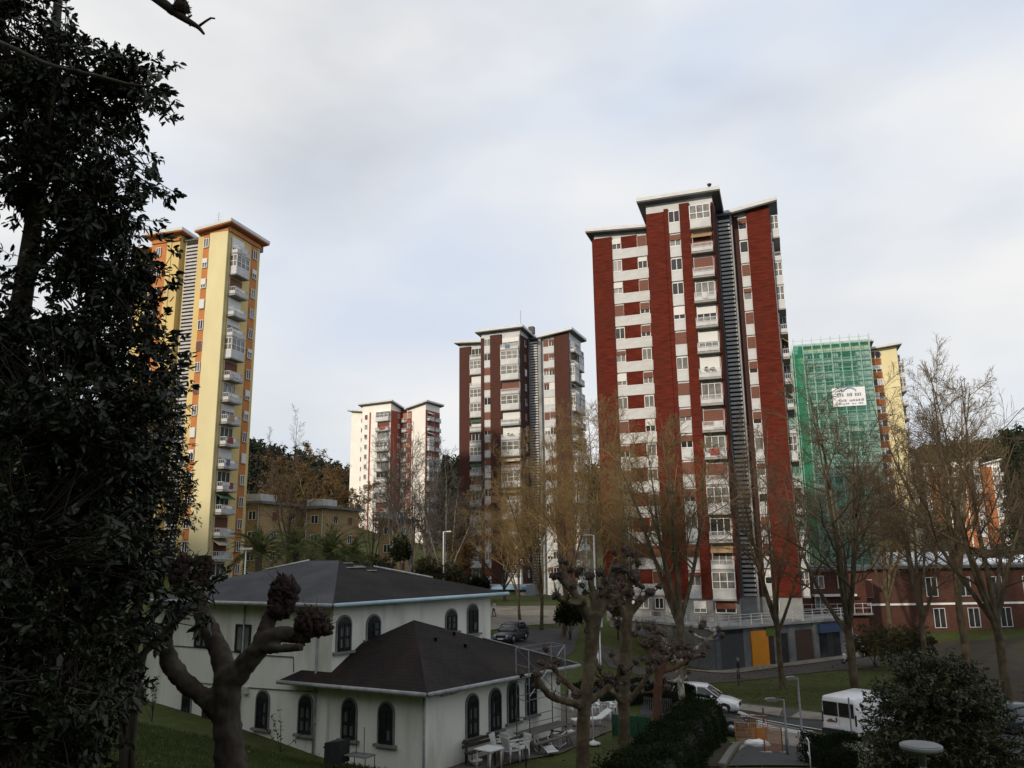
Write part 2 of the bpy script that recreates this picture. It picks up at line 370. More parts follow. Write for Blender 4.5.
pal_red = dict(base=white_panel, acc=brick_red, acc2=brick_dark, trim=white_panel, core=grey_conc, plain=brick_red)
FH = 2.8
red, WR, HR = tower('red_tower', 'tallest red brick tower block with white spandrels, right of centre', 660.5, 88, R(-19), 2.5, 15, pal_red, [
    ('L','S',-.05,2.3,'pier'), ('L','S',2.3,7.6,('panel',[1.1,-1.9,1.1,-.9])), ('L','W',0,7,'pier'),
    ('F','S',0,2.05,('pier',.3,-.2)), ('F','S',2.05,2.55,('pier',.22,.15)), ('F','S',2.55,3.85,('panel',[1])), ('F','S',3.85,5.0,('pier',.3,.5)), ('F','S',5.0,7.4,('balcony',.85,.16)), ('F','S',7.4,7.6,'pier'),
    ('F','E',0,4.3,('accent',.05)),
    ('C','S',8.4,9.8,'louvre'),
    ('R','S',.75,1.5,('accent',.1)), ('R','S',1.5,2.45,('panel',[1])), ('R','S',2.45,5.1,('pier',.3,.8)), ('R','E',.3,3.2,('balcony',.9,.35)), ('R','E',3.4,6.4,('balcony',.9,.35))],
    bottom=2.8, fh=2.92, seed=3, rise=.85, attic=.2, W=dict(L=(-7.7, 0, 6.0, 13), F=(0, 7.6, 0, 9), C=(-.6, 9.4, 4.2, 15), R=(8.6, 13.7, 5.0, 12.5), B=(0, 7.6, 14, 22)))
pal_brown = dict(base=white_panel, acc=brick_brown, acc2=brick_dark, trim=white_panel, core=grey_conc)
mid, WM, HM = tower('brown_tower', 'dark brown brick tower block with white balconies behind the bare orange twigged trees', 482, 146, R(-22), 2.0, 16, pal_brown, [
    ('L','S',-.05,2.4,'pier'), ('L','S',2.4,4.9,('balcony',.8,.3)), ('L','W',0,7,'pier'),
    ('F','S',0,.6,'pier'), ('F','S',.6,1.9,('panel',[1])), ('F','S',1.9,4.2,('pier',.3,.5)), ('F','S',4.2,7.8,('balcony',.9,.45)),
    ('F','E',0,4.4,('accent',.06)), ('F','E',1.9,2.9,('small',.7)),
    ('C','S',8.8,10.3,'louvre'),
    ('R','S',1.0,3.2,('panel',[1,1])), ('R','S',3.2,6.1,('pier',.3,.9)), ('R','E',.3,3.0,('balcony',.9,.4)), ('R','E',3.4,6.4,('balcony',.9,.35))],
    W=dict(L=(-6.6,0,4.5,12), F=(0,7.8,0,9), C=(-.6,10.3,4.3,15), R=(9.6,15.7,5,12.5), B=(0,8,14,22)), bottom=3.0, seed=5, rise=.85, attic=.2)
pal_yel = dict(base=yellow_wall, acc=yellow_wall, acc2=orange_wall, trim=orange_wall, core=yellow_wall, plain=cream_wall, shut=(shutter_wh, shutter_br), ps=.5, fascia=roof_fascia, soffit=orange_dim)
yel, WY, HY = tower('yellow_tower', 'yellow and orange tower block partly behind the dark leafy tree', 124.5, 99, R(-17), 6.0, 16, pal_yel, [
    ('F','S',0,2.5,('accent',.06)), ('F','S',.8,1.6,('small',.8,.12)), ('F','S',2.5,3.2,('pier',.1)),
    ('C','S',5.2,8.0,'louvre'),
    ('R','S',.9,1.9,('accent',.06)), ('R','S',.9,1.9,('small',.8,.12)), ('R','S',1.95,4.7,('plain',.2,.2)),
    ('R','E',.5,3.3,('balcony',1.1,.12)), ('R','E',5.0,6.3,('accent',.06)), ('R','E',5.0,6.3,('small',.95,.12)), ('R','E',6.3,6.8,('pier',.1)), ('R','S',.1,4.75,('attic',)), ('R','E',0,6.8,('attic',)), ('F','S',0,4.5,('attic',))],
    W=dict(L=(-7,-2,6,13), F=(-2,2.5,3.2,9), C=(-2.2,6.4,4.0,10), R=(6.0,10.7,2.5,9.3), B=(-4,-1,10.2,17)), bottom=1.0, seed=9, rise=.5, attic=.5)
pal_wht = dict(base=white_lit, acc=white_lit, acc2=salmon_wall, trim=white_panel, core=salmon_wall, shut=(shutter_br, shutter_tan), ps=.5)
wht, _, _ = tower('white_tower', 'distant white tower block with salmon side walls below the wooded ridge', 360, 224, R(-28), 5.6, 15, pal_wht, [
    ('L','S',3.6,4.8,('small',.9)), ('F','S',1.0,2.0,('small',.8)), ('F','S',2.6,3.1,('accent',.05)), ('F','S',5.4,9.8,('balcony',.9,.4)),
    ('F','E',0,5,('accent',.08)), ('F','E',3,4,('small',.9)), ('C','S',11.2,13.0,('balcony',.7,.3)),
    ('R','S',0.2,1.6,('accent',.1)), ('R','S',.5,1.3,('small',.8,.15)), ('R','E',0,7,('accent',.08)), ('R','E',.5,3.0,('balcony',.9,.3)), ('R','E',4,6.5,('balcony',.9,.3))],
    W=dict(L=(-7.2,0,4,11), F=(0,10,0,5), C=(-.6,12.6,4.8,15), R=(12.3,18.6,4.5,11.5), B=(0,8,14,22)), bottom=2.0, seed=12, rise=.8)
pal_scf = dict(plain=white_panel, base=cream_wall, acc=cream_wall, acc2=orange_dim, trim=white_panel, core=cream_wall, shut=(shutter_wh, shutter_br), ps=.35)
scf, WS, HS = tower('cream_tower', 'cream and orange tower block half wrapped in green scaffold netting', 817, 158, R(-17), 2.6, 16, pal_scf, [
    ('L','S',.5,3.4,('panel',[1,1])), ('F','S',0,12.2,('plain',.03)), ('F','S',.6,3.0,('panel',[1,1])), ('F','S',3.6,5.2,('panel',[1])), ('F','S',6.2,9.6,('balcony',.9,.3)),
    ('R','S',.3,2.3,('panel',[1,1],1)), ('R','E',.6,3.4,('balcony',1.1,.3)), ('R','E',4,6.5,('balcony',1.1,.3))],
    W=dict(L=(-4.5,0,5,12), F=(0,12.2,0,9), C=(-.6,12.8,4.2,15), R=(12.4,17.8,3.6,11), B=(0,8,14,22)), bottom=2.0, seed=14, rise=.7, attic=.2)
pal_orn = dict(base=white_lit, acc=orange_dim, acc2=orange_wall, trim=white_panel, core=orange_dim, shut=(shutter_tan, shutter_wh), ps=.4)
orn, _, _ = tower('orange_tower', 'distant white and burnt orange tower block behind the bare trees on the right', 955, 262, R(-24), 7, 10, pal_orn, [
    ('L','S',0,1,('small',.8)), ('L','S',1.2,4.5,'pier'), ('L','S',4.6,6,('small',.9)), ('F','S',0,2,('panel',[1])), ('F','S',2.2,3.4,('accent',.1)), ('F','S',3.8,6.2,('pier',.3)), ('F','S',6.2,8,('balcony',.8,.3)),
    ('R','S',.6,3.0,'pier'), ('R','S',3.2,5.2,('balcony',.8,.3)), ('R','E',.5,3,('balcony',.9,.3))],
    bottom=1.0, seed=16, rise=.8)
# ------------------------------------------------------------------ podium of the red tower, low blocks, brick school, scaffold
def w2l(root, p):
    c, s = math.cos(-root.rotation_euler.z), math.sin(-root.rotation_euler.z); x, y = p[0]-root.location.x, p[1]-root.location.y
    return (x*c - y*s, x*s + y*c)
pod_wall = M('podium_grey', (.16,.165,.17), (.11,.115,.12), (.7,.7,.7), .85, c3=(.2,.2,.2), s3=.6)
pod_dark = M('podium_shutter', (.055,.06,.065), (.04,.043,.047), (1,1,12), .6)
orange_panel = M('orange_hoarding', (.62,.24,.015), (.56,.21,.012), (1,1,1), .6)
brown_sh = M('brown_garage_shutter', (.07,.042,.03), (.05,.03,.022), (1,1,14), .7)
A = at(716, 671, 80); A.z = h(A.x, A.y); Bp = at(850, 655, 90)
dirp = Vector((Bp.x-A.x, Bp.y-A.y, 0)); Lp = dirp.length; angp = math.atan2(dirp.y, dirp.x); PZ = 3.0
pod = thing('shop_podium', 'low grey row of shuttered shop units with roof terrace under the red tower', 'shop building', (A.x, A.y, 0), angp)
b = MB(); K = w2l(pod, at(610, 622, 96)); b.prism([(0,0),(Lp,0),(Lp,14),(9,22),(K[0],K[1])], -2.5, PZ-.25, pod_wall); b.build('wall', pod)
b = MB(); b.prism([(-.15,-.4),(Lp+.2,-.4),(Lp+.2,14.2),(9,22.3),(K[0]-.3,K[1]+.2)], PZ-.25, PZ, grey_conc); b.build('terrace_slab', pod)
def sx(px):
    r_ = ray(px, 660); d = (math.cos(angp), math.sin(angp)); return (r_.y*A.x - r_.x*A.y)/(d[1]*r_.x - d[0]*r_.y)
def unit(name, s0, s1, z0, z1, m, out=.05):
    MB().box(s0, s1, -out, .1, z0, z1, m).build(name, pod)
unit('pillar', .05, sx(720.5), -1.9, PZ-.3, blue_m if False else M('slate_paint', (.10,.115,.14), (.08,.09,.11)), .12)
unit('fascia_sign', .1, sx(720), 1.8, 2.6, blue_m, .18)
unit('shutter', sx(721), sx(744.5), -1.8, 2.2, pod_dark); unit('fascia', sx(721), sx(744.5), 2.25, 2.6, louvre_bk, .09)
unit('orange_door_panel', sx(752), sx(769), -1.8, 2.35, orange_panel, .12)
unit('doorway', sx(769.5), sx(775), -1.8, 1.7, M('brown_door', (.05,.03,.022), (.035,.022,.017))); unit('green_sign', sx(767), sx(777), 1.75, 2.6, M('green_sign_paint', (.10,.15,.03), (.08,.12,.025)), .14)
unit('doorway', sx(780), sx(789), -1.7, 1.9, louvre_bk); unit('wall_panel', sx(790.5), sx(796), -1.7, 2.5, pod_wall, .07)
unit('shutter', sx(797.5), sx(813.5), -1.7, 2.1, brown_sh); unit('pillar', sx(814.5), sx(819.5), -1.7, PZ-.3, pod_wall, .16)
unit('shop_window', sx(820.5), sx(842), -.9, 1.6, glass, .04); unit('awning', sx(818.5), sx(843), 1.65, 2.5, blue_m, .55)
unit('door', sx(828), sx(834), -1.3, 1.6, black_m, .08)
ra = MB()
for z in (.45, .75, 1.0): ra.box(.3, Lp+.1, -.34, -.28, PZ+z, PZ+z+.05, rail_wh)
for i in range(int(Lp/1.5)+1): ra.box(.3+i*1.5, .36+i*1.5, -.36, -.26, PZ, PZ+1.06, rail_wh)
ra.build('railing', pod)
ra = MB()
for z in (.45, 1.0):
    for i in range(2): ra.tube([(-.1, -.3, PZ+z), (K[0], K[1], PZ+z)], .03, rail_wh, 4)
for i in range(9): ra.tube([(K[0]*i/9, K[1]*i/9, PZ), (K[0]*i/9, K[1]*i/9, PZ+1.03)], .03, rail_wh, 4)
ra.build('side_railing', pod)
# recessed first floor of the tower with its windows
gf = MB(); gf.box(-.04, 4.9, -.04, 4, .45, 2.75, grey_conc); gf.box(4.91, 7.64, -.04, 4, .45, 2.75, pod_wall); gf.box(-7.74, -.05, 5.96, 8, .45, 2.75, grey_conc); gf.box(8.01, 13.74, 4.96, 6, .45, 2.75, grey_conc); gf.build('recessed_storey_wall', red)  # right front bay coloured darker to stand for the shade of a recess
g = random.Random(4)
for x, y, wd in ((-6.6,5.94,1.0),(-5.0,5.94,1.2),(-3.4,5.94,1.2),(-1.6,5.94,1.0),(1.2,-.06,1.6),(3.6,-.06,1.3),(6.2,-.06,2.1),(10.8,4.94,1.2)):
    put_window(red, x, y-.02, 1.35, 0, wd, 1.2, 2, g, p=.4)

# ---- external white stair at the podium's right end
st = thing('outdoor_stair', 'white steel outdoor stair beside the grey shop row, left of a mottled plane trunk', 'stair', (*at(861, 640, 93.5)[:2], h(*at(861, 640, 93.5)[:2])), angp+R(15))
for i in range(9): pass
sb = MB()
for i in range(14): sb.box(-.2+.0*i, 1.3, .27*i, .27*i+.26, .25*(i+1)-.05, .25*(i+1), rail_wh)
sb.build('tread', st) if False else None
tr = MB(); tr.extr([(.0,-.1),(4.0,3.5),(4.0,3.8),(0,.25)], 'x', -.25, -.19, rail_wh); tr.build('stringer', st)
tr = MB(); tr.extr([(.0,-.1),(4.0,3.5),(4.0,3.8),(0,.25)], 'x', 1.31, 1.37, rail_wh); tr.build('stringer', st)
for i in range(14): MB().box(-.18, 1.3, .27*i, .27*i+.28, .25*(i+1)-.05, .25*(i+1), rail_wh).build('tread', st)
hb = MB()
for z in (.5, 1.0): hb.tube([(-.22, 0, .2+z), (-.22, 4.0, 3.7+z)], .03, rail_wh, 5)
for i in range(6): hb.tube([(-.22, .8*i, .2+.7*i), (-.22, .8*i, 1.2+.7*i)], .025, rail_wh, 5)
hb.build('handrail', st)

# ---- brown brick school-like building on the right
p = at(806, 600, 104); sch = thing('brick_building', 'long two storey dark red brick building with white window frames along the right edge', 'building', (p.x, 104, -1.3), R(2))
SL = 50; SH = 9.0
MB().box(0, SL, 0, 14, 0, SH, brick_low).build('wall', sch)
bw = MB(); bw.box(-.5, SL+.5, -.7, 14.5, SH, SH+.35, roof_dark); bw.build('roof', sch)
rb = MB(); rb.prism([(14,2),(26,2),(26,10),(14,10)], SH+.36, [SH+.6, SH+.6, SH+2.0, SH+2.0], M('zinc_sheet', (.40,.44,.48), (.3,.34,.38), (1,6,1), .5)); rb.build('skylight_roof', sch)
MB().box(6.5, SL, -.12, .05, 4.5, 4.75, white_paint).build('string_course', sch)
g = random.Random(8)
for x in (1.2, 3.6, 8.0): put_window(sch, x, -.03, 5.5, 0, 1.2, 2.2, 2, g, p=.3)
for x in (16.2, 20.5, 24.6, 28.8, 33, 37.2, 41.4): put_window(sch, x, -.03, 5.5, 0, 1.5, 2.4, 2, g, p=.15, dark=1, fr=rail_wh)
for x in (16.8, 21.2, 25.3, 29.4, 33.6, 37.8, 42): put_window(sch, x, -.03, 1.7, 0, 1.5, 2.4, 2, g, p=.1, dark=1, fr=rail_wh)
ann = thing('brick_annex', 'small brown brick block with white topped bay window beside the grey shop row', 'building', (*at(802, 600, 99)[:2], -.6), R(4))
MB().box(0, 8.0, 0, 6, 0, 8.2, M('annex_brick', (.11,.045,.03), (.07,.028,.02), (2,2,9), .9)).build('wall', ann)
MB().box(-.2, 8.2, -.4, 6.2, 8.2, 8.5, roof_dark).build('roof', ann)
MB().box(1.2, 6.4, -.9, .05, 5.3, 5.55, white_paint).build('bay_canopy', ann)
for x, z in ((2.2,6.2),(5.2,6.2),(2.2,3.9),(5.6,3.9)): put_window(ann, x, -.03, z, 0, 1.3, 1.5, 2, g, p=.3)
cr = MB()
for z in (.5, 1.0): cr.box(-.2, 8.2, -.62, -.57, 3.4+z, 3.45+z, rail_wh)
for i in range(9): cr.box(-.2+i*1.04, -.14+i*1.04, -.63, -.56, 3.3, 4.5, rail_wh)
MB().box(-.3, 8.3, -.7, .05, 3.1, 3.3, grey_conc).build('balcony', ann); cr.build('railing', ann)

# ---- low tan apartment blocks at left behind the palms
def low_block(px, Y, wl, dp, zt, zb, rz, label, seed):
    p = at(px, 520, Y); r = random.Random(seed)
    o = thing('stone_block', label, 'apartment block', (p.x, Y, zb), rz, None); H = zt-zb
    MB().box(0, wl, 0, dp, 0, H, tan_wall).build('wall', o)
    rf = MB(); rf.prism([(-.7,-.7),(wl+.7,-.7),(wl+.7,dp+.7),(-.7,dp+.7)], H, H+.4, M('slate_grey_roof', (.16,.165,.17), (.11,.115,.12), (1,1,1), .7)); ro = rf.build('roof', o)
    MB().box(-.2, wl-.4, .4, 4.5, H+.41, H+1.5, M('pale_parapet', (.5,.5,.48), (.4,.4,.39), (1,1,1), .8)).build('parapet', o)
    for s in (.1, wl-.2): MB().tube([(s, -.08, 0), (s, -.08, H)], .06, rail_wh, 6).build('downpipe', o)
    for k in range(int(H//2.9)):
        put_window(o, wl*.5, -.02, H-2.3-2.9*k, 0, 1.3, 1.3, 2, r, shut=(shutter_br, shutter_tan), p=.4, dark=1)
        for y in (dp*.3, dp*.72): put_window(o, wl+.02, y, H-2.3-2.9*k, math.pi/2, 1.3, 1.3, 2, r, shut=(shutter_br, shutter_tan), p=.5, dark=1)
    return o
low_block(245, 118, 2.5, 11.5, 17.7, 5, R(-18), 'leftmost tan stone apartment block with a flat grey roof beside the yellow tower', 1)
low_block(306, 125, 3.1, 11, 17.3, 5, R(-18), 'middle tan stone apartment block with a pale box on its grey roof', 2)
low_block(378, 136, 3.6, 7, 15.8, 5, R(-18), 'smallest tan stone block half hidden by white barked trees', 3)

# ---- rooftop bits
MB().tube([(5.5,6,HR+.8),(5.5,6,HR+2.2)], .03, black_m, 4).build('antenna', red)
MB().lathe([(.15,0),(.15,.5),(.25,.55),(.25,.7)], black_m, (7.4,.2,HR+1.9), 8).build('chimney', red)
MB().tube([(6.5,4,HM+1),(6.5,4,HM+6)], .05, metal_g, 4).build('antenna', mid); MB().box(8,9,4,5,HM+1.2,HM+2.6,black_m).build('chimney', mid)
for dx in (0, 1.6): MB().lathe([(.22,0),(.22,2.0),(.5,2.05),(.5,2.4)], metal_g, (5.2+dx,9,HY+1.2), 8).build('chimney', yel)
MB().box(4.6, 9.4, 9.6, 12, HY+.8, HY+1.9, roof_dark).build('plant_room', yel)
an = MB(); an.tube([(4.6,8,HY+1),(4.6,8,HY+6)], .04, metal_g, 4)
for k in range(5): an.box(4.0, 5.2, 7.98, 8.02, HY+4.2+.35*k, HY+4.24+.35*k, metal_g)
an.build('antenna', yel)

# ---- blue fronted ground floor of the brown tower
bf = MB(); bf.box(-4, 10, -4.5, 0, -1.5, 3.0, M('shopfront_render', (.24,.25,.27), (.18,.19,.2), (1,1,1), .8)); bf.build('shop_annex', mid)
MB().box(-1, 10.4, -5.6, -4.3, 2.3, 2.75, M('pale_blue_awning', (.16,.30,.46), (.13,.26,.40), (1,1,1), .6)).build('awning', mid)
for x in (.5, 3.5, 7): MB().box(x, x+2, -4.56, -4.4, -.5, 2.0, glass).build('shop_window', mid)

# ---- green netted scaffold around the cream tower
net_g = M('green_netting', (.09,.46,.33), (.06,.33,.23), (.35,.35,.15), .9, alpha=.2, transl=.3, spec=.05)
net_d = M('green_netting_dense', (.05,.36,.22), (.03,.26,.16), (.5,.5,.3), .9, alpha=.5, transl=.3, spec=.05)
sca = thing('scaffold', 'pale green scaffold frame with green netting wrapped round the cream tower', 'scaffold', scf.location, R(-17))
x0, x1, yf, HT = -2.0, 12.1, -2.4, HS+1.5
nb = MB(); nb.box(x0-.02, x1+.02, yf-.06, yf-.055, 2.0, HT-.4, net_g); nb.build('net', sca)
nb = MB(); nb.box(x0-.06, x0-.055, yf, 5.5, 2.0, HT-.5, net_d); nb.box(x0-.04, x0+1.5, yf-.075, yf-.07, 8, HT-.6, net_d); nb.build('side_net', sca)
nb = MB(); nb.box(-7.6, x0-.1, 2.2, 2.205, 2.0, HS+1.2, net_g); nb.build('left_net', sca)
pole_m = M('scaffold_tube', (.55,.66,.60), (.45,.56,.50), (3,3,3), .5)
nx = 8
for i in range(nx+1):
    x = x0 + (x1-x0)*i/nx
    for y in (yf, yf+1.1): MB().tube([(x, y, 0), (x, y, HT+1.0)], .075, pole_m, 4).build('standard', sca)
for k in range(1, 26):
    z = 2.0*k
    if z > HT: break
    for y in (yf, yf+1.1): MB().tube([(x0, y, z), (x1, y, z)], .05, pole_m, 4).build('ledger', sca)
    MB().tube([(x0, y, z+1), (x1, y, z+1)], .04, pole_m, 4).build('guard_rail', sca)
    if z < HS+1: MB().box(x0, x1, yf+.1, yf+1.0, z-.12, z-.07, M('deck_board', (.22,.26,.2), (.16,.19,.15))).build('deck', sca)
for i in range(4):
    for y in (2.2, 3.2): MB().tube([(-7.6+1.8*i, y, 0), (-7.6+1.8*i, y, HS+2.4)], .06, pole_m, 4).build('standard', sca)
for k in range(1, 24): MB().tube([(-7.6, 2.2, 2*k), (x0, 2.2, 2*k)], .05, pole_m, 4).build('ledger', sca)
# banner on the netting
bn = thing('banner', 'white banner with grey lettering and a blue arc hung on the green scaffold net', 'banner', scf.location, R(-17))
bm = M('banner_cloth', (.74,.75,.77), (.66,.67,.69), (2,2,2), .7); bt = M('banner_grey_print', (.25,.27,.31), (.2,.22,.26)); bb = M('banner_blue_print', (.16,.34,.55), (.13,.28,.48))
zb = HT-13.4; bx0, bx1 = 4.4, 10.4
MB().box(bx0, bx1, yf-.16, yf-.12, zb, zb+3.7, bm).build('cloth', bn)
g = random.Random(2); tb = MB()
for row, (zz, hh2) in enumerate(((2.9,.5),(1.9,.75),(.9,.5),(.35,.3))):
    x = bx0+.5
    while x < bx1-.6:
        wv = g.uniform(.22,.5)
        if g.random() < .8 and not (row == 0 and 2.6 < x-bx0 < 5.2): MB().box(x, x+wv*.75, yf-.172, yf-.165, zb+zz, zb+zz+hh2*g.uniform(.6,1), bt).build('letter', bn)
        x += wv
pass
arc = [(7.6+1.15*math.cos(R(a)), 0, zb+2.75+.85*math.sin(R(a))) for a in range(10, 171, 16)]
MB().tube([(x, yf-.18, z) for x, _, z in arc], .13, bb, 5).build('emblem', bn)

# ------------------------------------------------------------------ the white house in front
wall_w = M('house_white_render', (.74,.74,.67), (.66,.66,.59), (.9,.9,.5), .9, c3=(.50,.49,.42), s3=(1.3,1.3,.28), bump=.12, detail=8)
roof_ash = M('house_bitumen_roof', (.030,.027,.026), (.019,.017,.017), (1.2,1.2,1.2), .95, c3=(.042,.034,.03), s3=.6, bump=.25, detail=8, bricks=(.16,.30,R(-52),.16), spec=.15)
roof_pale = M('house_grey_roof', (.062,.064,.068), (.044,.045,.049), (.8,.8,.8), .9, c3=(.08,.08,.083), s3=.5, detail=8, bricks=(.16,.30,R(29),.12), spec=.2)
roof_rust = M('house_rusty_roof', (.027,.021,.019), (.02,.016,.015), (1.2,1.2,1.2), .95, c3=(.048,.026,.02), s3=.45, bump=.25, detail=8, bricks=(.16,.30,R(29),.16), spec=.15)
stone_sur = M('window_stone_surround', (.20,.20,.19), (.14,.14,.135), (4,4,4), .9)
gutter_m = M('grey_gutter', (.33,.34,.34), (.22,.22,.22), (3,3,3), .5)
gutter_b = M('pale_blue_gutter', (.42,.56,.62), (.34,.48,.54), (2,2,2), .5)
EL = 5.2
eLW, eC2, eR2 = onz(279,680,EL), onz(427,693,EL), onz(578,664,EL)
ua = (eLW-eC2).normalized(); ub = (eR2-eC2).normalized()
# upper eave corner: on the line of the long wall's overhang, above the pixel column 333
def on_line_px(p0, d, px, py):
    r_ = ray(px, py); t = (p0.x*r_.y - p0.y*r_.x)/(d.y*r_.x - d.x*r_.y)
    q = p0 + d*t; k = q.y/r_.y; return Vector((q.x, q.y, CZ + r_.z*k))
eC = on_line_px(eC2, ua, 333, 604); EU = eC.z
eL = on_line_px(eC2, ua, 128, 607); eR = on_line_px(eC, ub, 507, 596)
print('HOUSE', eLW, eC2, eR2, 'eC', eC, 'eL', eL, 'eR', eR, 'lenA', (eL-eC).length, (eR-eC).length)
eR.z = EU; eL.z = EU
GZ = 1.2
house = thing('white_house', 'white rendered house with dark hipped roofs and arched windows, lower left', 'house', (eC2.x, eC2.y, 0))
O = Vector((eC2.x, eC2.y, 0))
def loc(p): return (p[0]-O.x, p[1]-O.y, p[2] if len(p) > 2 else 0)
ins = .55
def quadpts(c, a, la, b_, lb, inset):
    """corner c, sides la along a and lb along b, inset; counter-clockwise seen from above: c, c+b, c+a+b, c+a"""
    c0 = c + a*inset + b_*inset
    return [c0, c0+b_*(lb-2*inset), c0+a*(la-2*inset)+b_*(lb-2*inset), c0+a*(la-2*inset)]
la, lb = (eL-eC).length, (eR-eC).length
la = min(la, 15.0)
up = quadpts(eC, ua, la, ub, lb, ins)
MB().prism([loc(p)[:2] for p in up], GZ, EU+.05, wall_w).build('wall', house)
# upper hip roof
def hip(c, a, la, b_, lb, z, rise_, name, m_left, m_right, m_other, ridge_inset=None):
    w_ = min(la, lb)/2 if ridge_inset is None else ridge_inset
    P0, P1, P2, P3 = c, c+b_*lb, c+a*la+b_*lb, c+a*la
    if la >= lb: A1, A2 = c+b_*lb/2+a*w_, c+b_*lb/2+a*(la-w_)
    else: A1, A2 = c+a*la/2+b_*w_, c+a*la/2+b_*(lb-w_)
    def q(p, zz): return (p.x-O.x, p.y-O.y, zz)
    v = [q(P0,z), q(P1,z), q(P2,z), q(P3,z), q(A1,z+rise_), q(A2,z+rise_)]
    b = MB(); t = .12
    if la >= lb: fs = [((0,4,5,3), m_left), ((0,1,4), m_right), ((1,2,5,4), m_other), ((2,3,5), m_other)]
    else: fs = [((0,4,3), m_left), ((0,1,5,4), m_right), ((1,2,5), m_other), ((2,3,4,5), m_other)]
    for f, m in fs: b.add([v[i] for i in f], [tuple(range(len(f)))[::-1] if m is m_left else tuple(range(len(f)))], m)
    b.add([(x, y, zz-t) for x, y, zz in v[:4]], [(3,2,1,0)], m_other)
    for i in range(4):
        j = (i+1) % 4; b.add([v[i], v[j], (v[j][0],v[j][1],z-t), (v[i][0],v[i][1],z-t)], [(0,1,2,3)], m_other)
    return b.build(name, house), v
rise_u = at(333, 560.5, (eC + ua*min(la,lb)/2 + ub*min(la,lb)/2).y).z - EU
print('rise', rise_u, 'apex px', proj(eC + ua*min(la,lb)/2 + ub*min(la,lb)/2 + Vector((0,0,rise_u))), la, lb)
rise_u = min(max(rise_u, 1.2), 2.6)
rf, rv = hip(eC, ua, la, ub, lb, EU, rise_u, 'upper_roof', roof_pale, roof_ash, roof_ash)  # left slope gets a paler grey than the other slopes
def rel(v): return Vector(v)
def ridge_cap(par, p, q, r_, m, nm='ridge_cap'):
    MB().tube([rel(p)+Vector((0,0,.03)), rel(q)+Vector((0,0,.03))], r_, m, 6).build(nm, par)
pale_mortar = M('pale_mortar', (.55,.55,.53), (.4,.4,.39), (5,5,5), .9)
ridge_cap(rf, Vector(rv[3])*.25+Vector(rv[5])*.75, rv[5], .045, pale_mortar)
ridge_cap(rf, Vector(rv[1])*.55+Vector(rv[4])*.45, Vector(rv[1])*.2+Vector(rv[4])*.8, .05, pale_mortar)
g = random.Random(6)
for k in range(5):   # patches and vents on the roof
    f1, f2 = g.uniform(.15,.5), g.uniform(.1,.35)
    p0 = Vector(rv[4])*(1-f1) + (Vector(rv[0])*(1-f2*2)+Vector(rv[1])*f2*2)*f1*.6 + Vector(rv[4])*0 + Vector(rv[4])*0
    s = f1*.6/(1-f1+f1*.6); p0 = Vector(rv[4])*(1-s) + (Vector(rv[0])*(1-f2*2)+Vector(rv[1])*f2*2)*s
    MB().box(-.22, .22, -.1, .1, .02, .05, pale_mortar).build('roof_patch', rf, p0, angp)
def gutter(p, q, m, par=house, rr=.085):
    d = (Vector(q)-Vector(p)); n = Vector((d.y, -d.x, 0)).normalized()*.09
    MB().tube([Vector(p)+n-Vector((0,0,.06)), Vector(q)+n-Vector((0,0,.06))], rr, m, 8).build('gutter', par)
gutter(rv[3], rv[0], gutter_m); gutter(rv[0], rv[1], gutter_b, rr=.085)
# lower wing
lbw = (eR2-eC2).length; law = (eC-eC2).length
eC2l = Vector((0,0,EL))
lw = [eC2+ua*ins+ub*ins, eC2+ub*(lbw-ins)+ua*ins, eC2+ub*(lbw-ins)+ua*(law-.2), eC2+ua*(law-.2)+ub*ins]
MB().prism([loc(p)[:2] for p in lw], GZ, EL+.04, wall_w).build('lower_wall', house)
tip = eLW
hA = on_line_px(eC2+ub*lbw*.36, ua, 414, 620)
print('apex2', hA, proj(hA), 'law', law, 'lbw', lbw)
v = [loc((eC2.x,eC2.y,EL)), loc((eR2.x,eR2.y,EL)), loc((eR2.x+ua.x*law*.98, eR2.y+ua.y*law*.98, EL)), loc((tip.x,tip.y,EL)), loc(hA)]
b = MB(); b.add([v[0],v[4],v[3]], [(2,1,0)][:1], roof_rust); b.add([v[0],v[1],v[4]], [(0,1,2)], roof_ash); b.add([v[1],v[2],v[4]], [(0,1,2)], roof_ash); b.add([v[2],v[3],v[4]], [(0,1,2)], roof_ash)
for i, j in ((0,1),(1,2),(2,3),(3,0)): b.add([v[i], v[j], (v[j][0],v[j][1],EL-.12), (v[i][0],v[i][1],EL-.12)], [(0,1,2,3)], roof_ash)
b.add([(x,y,EL-.12) for x,y,_ in v[:4]], [(3,2,1,0)], roof_ash)
lr = b.build('lower_roof', house)
gutter(v[3], v[0], gutter_m); gutter(v[0], v[1], gutter_m)
ridge_cap(lr, v[1], Vector(v[4])*.6+Vector(v[1])*.4, .03, gutter_m)
for k in ((.35,.3),(.5,.55),(.3,.75)):
    p0 = Vector(v[4])*(1-k[0]) + (Vector(v[0])*(1-k[1])+Vector(v[1])*k[1])*k[0]
    MB().lathe([(.06,0),(.06,.12),(.085,.125),(.085,.16)], black_m, (0,0,0), 8).build('roof_vent', lr, p0)
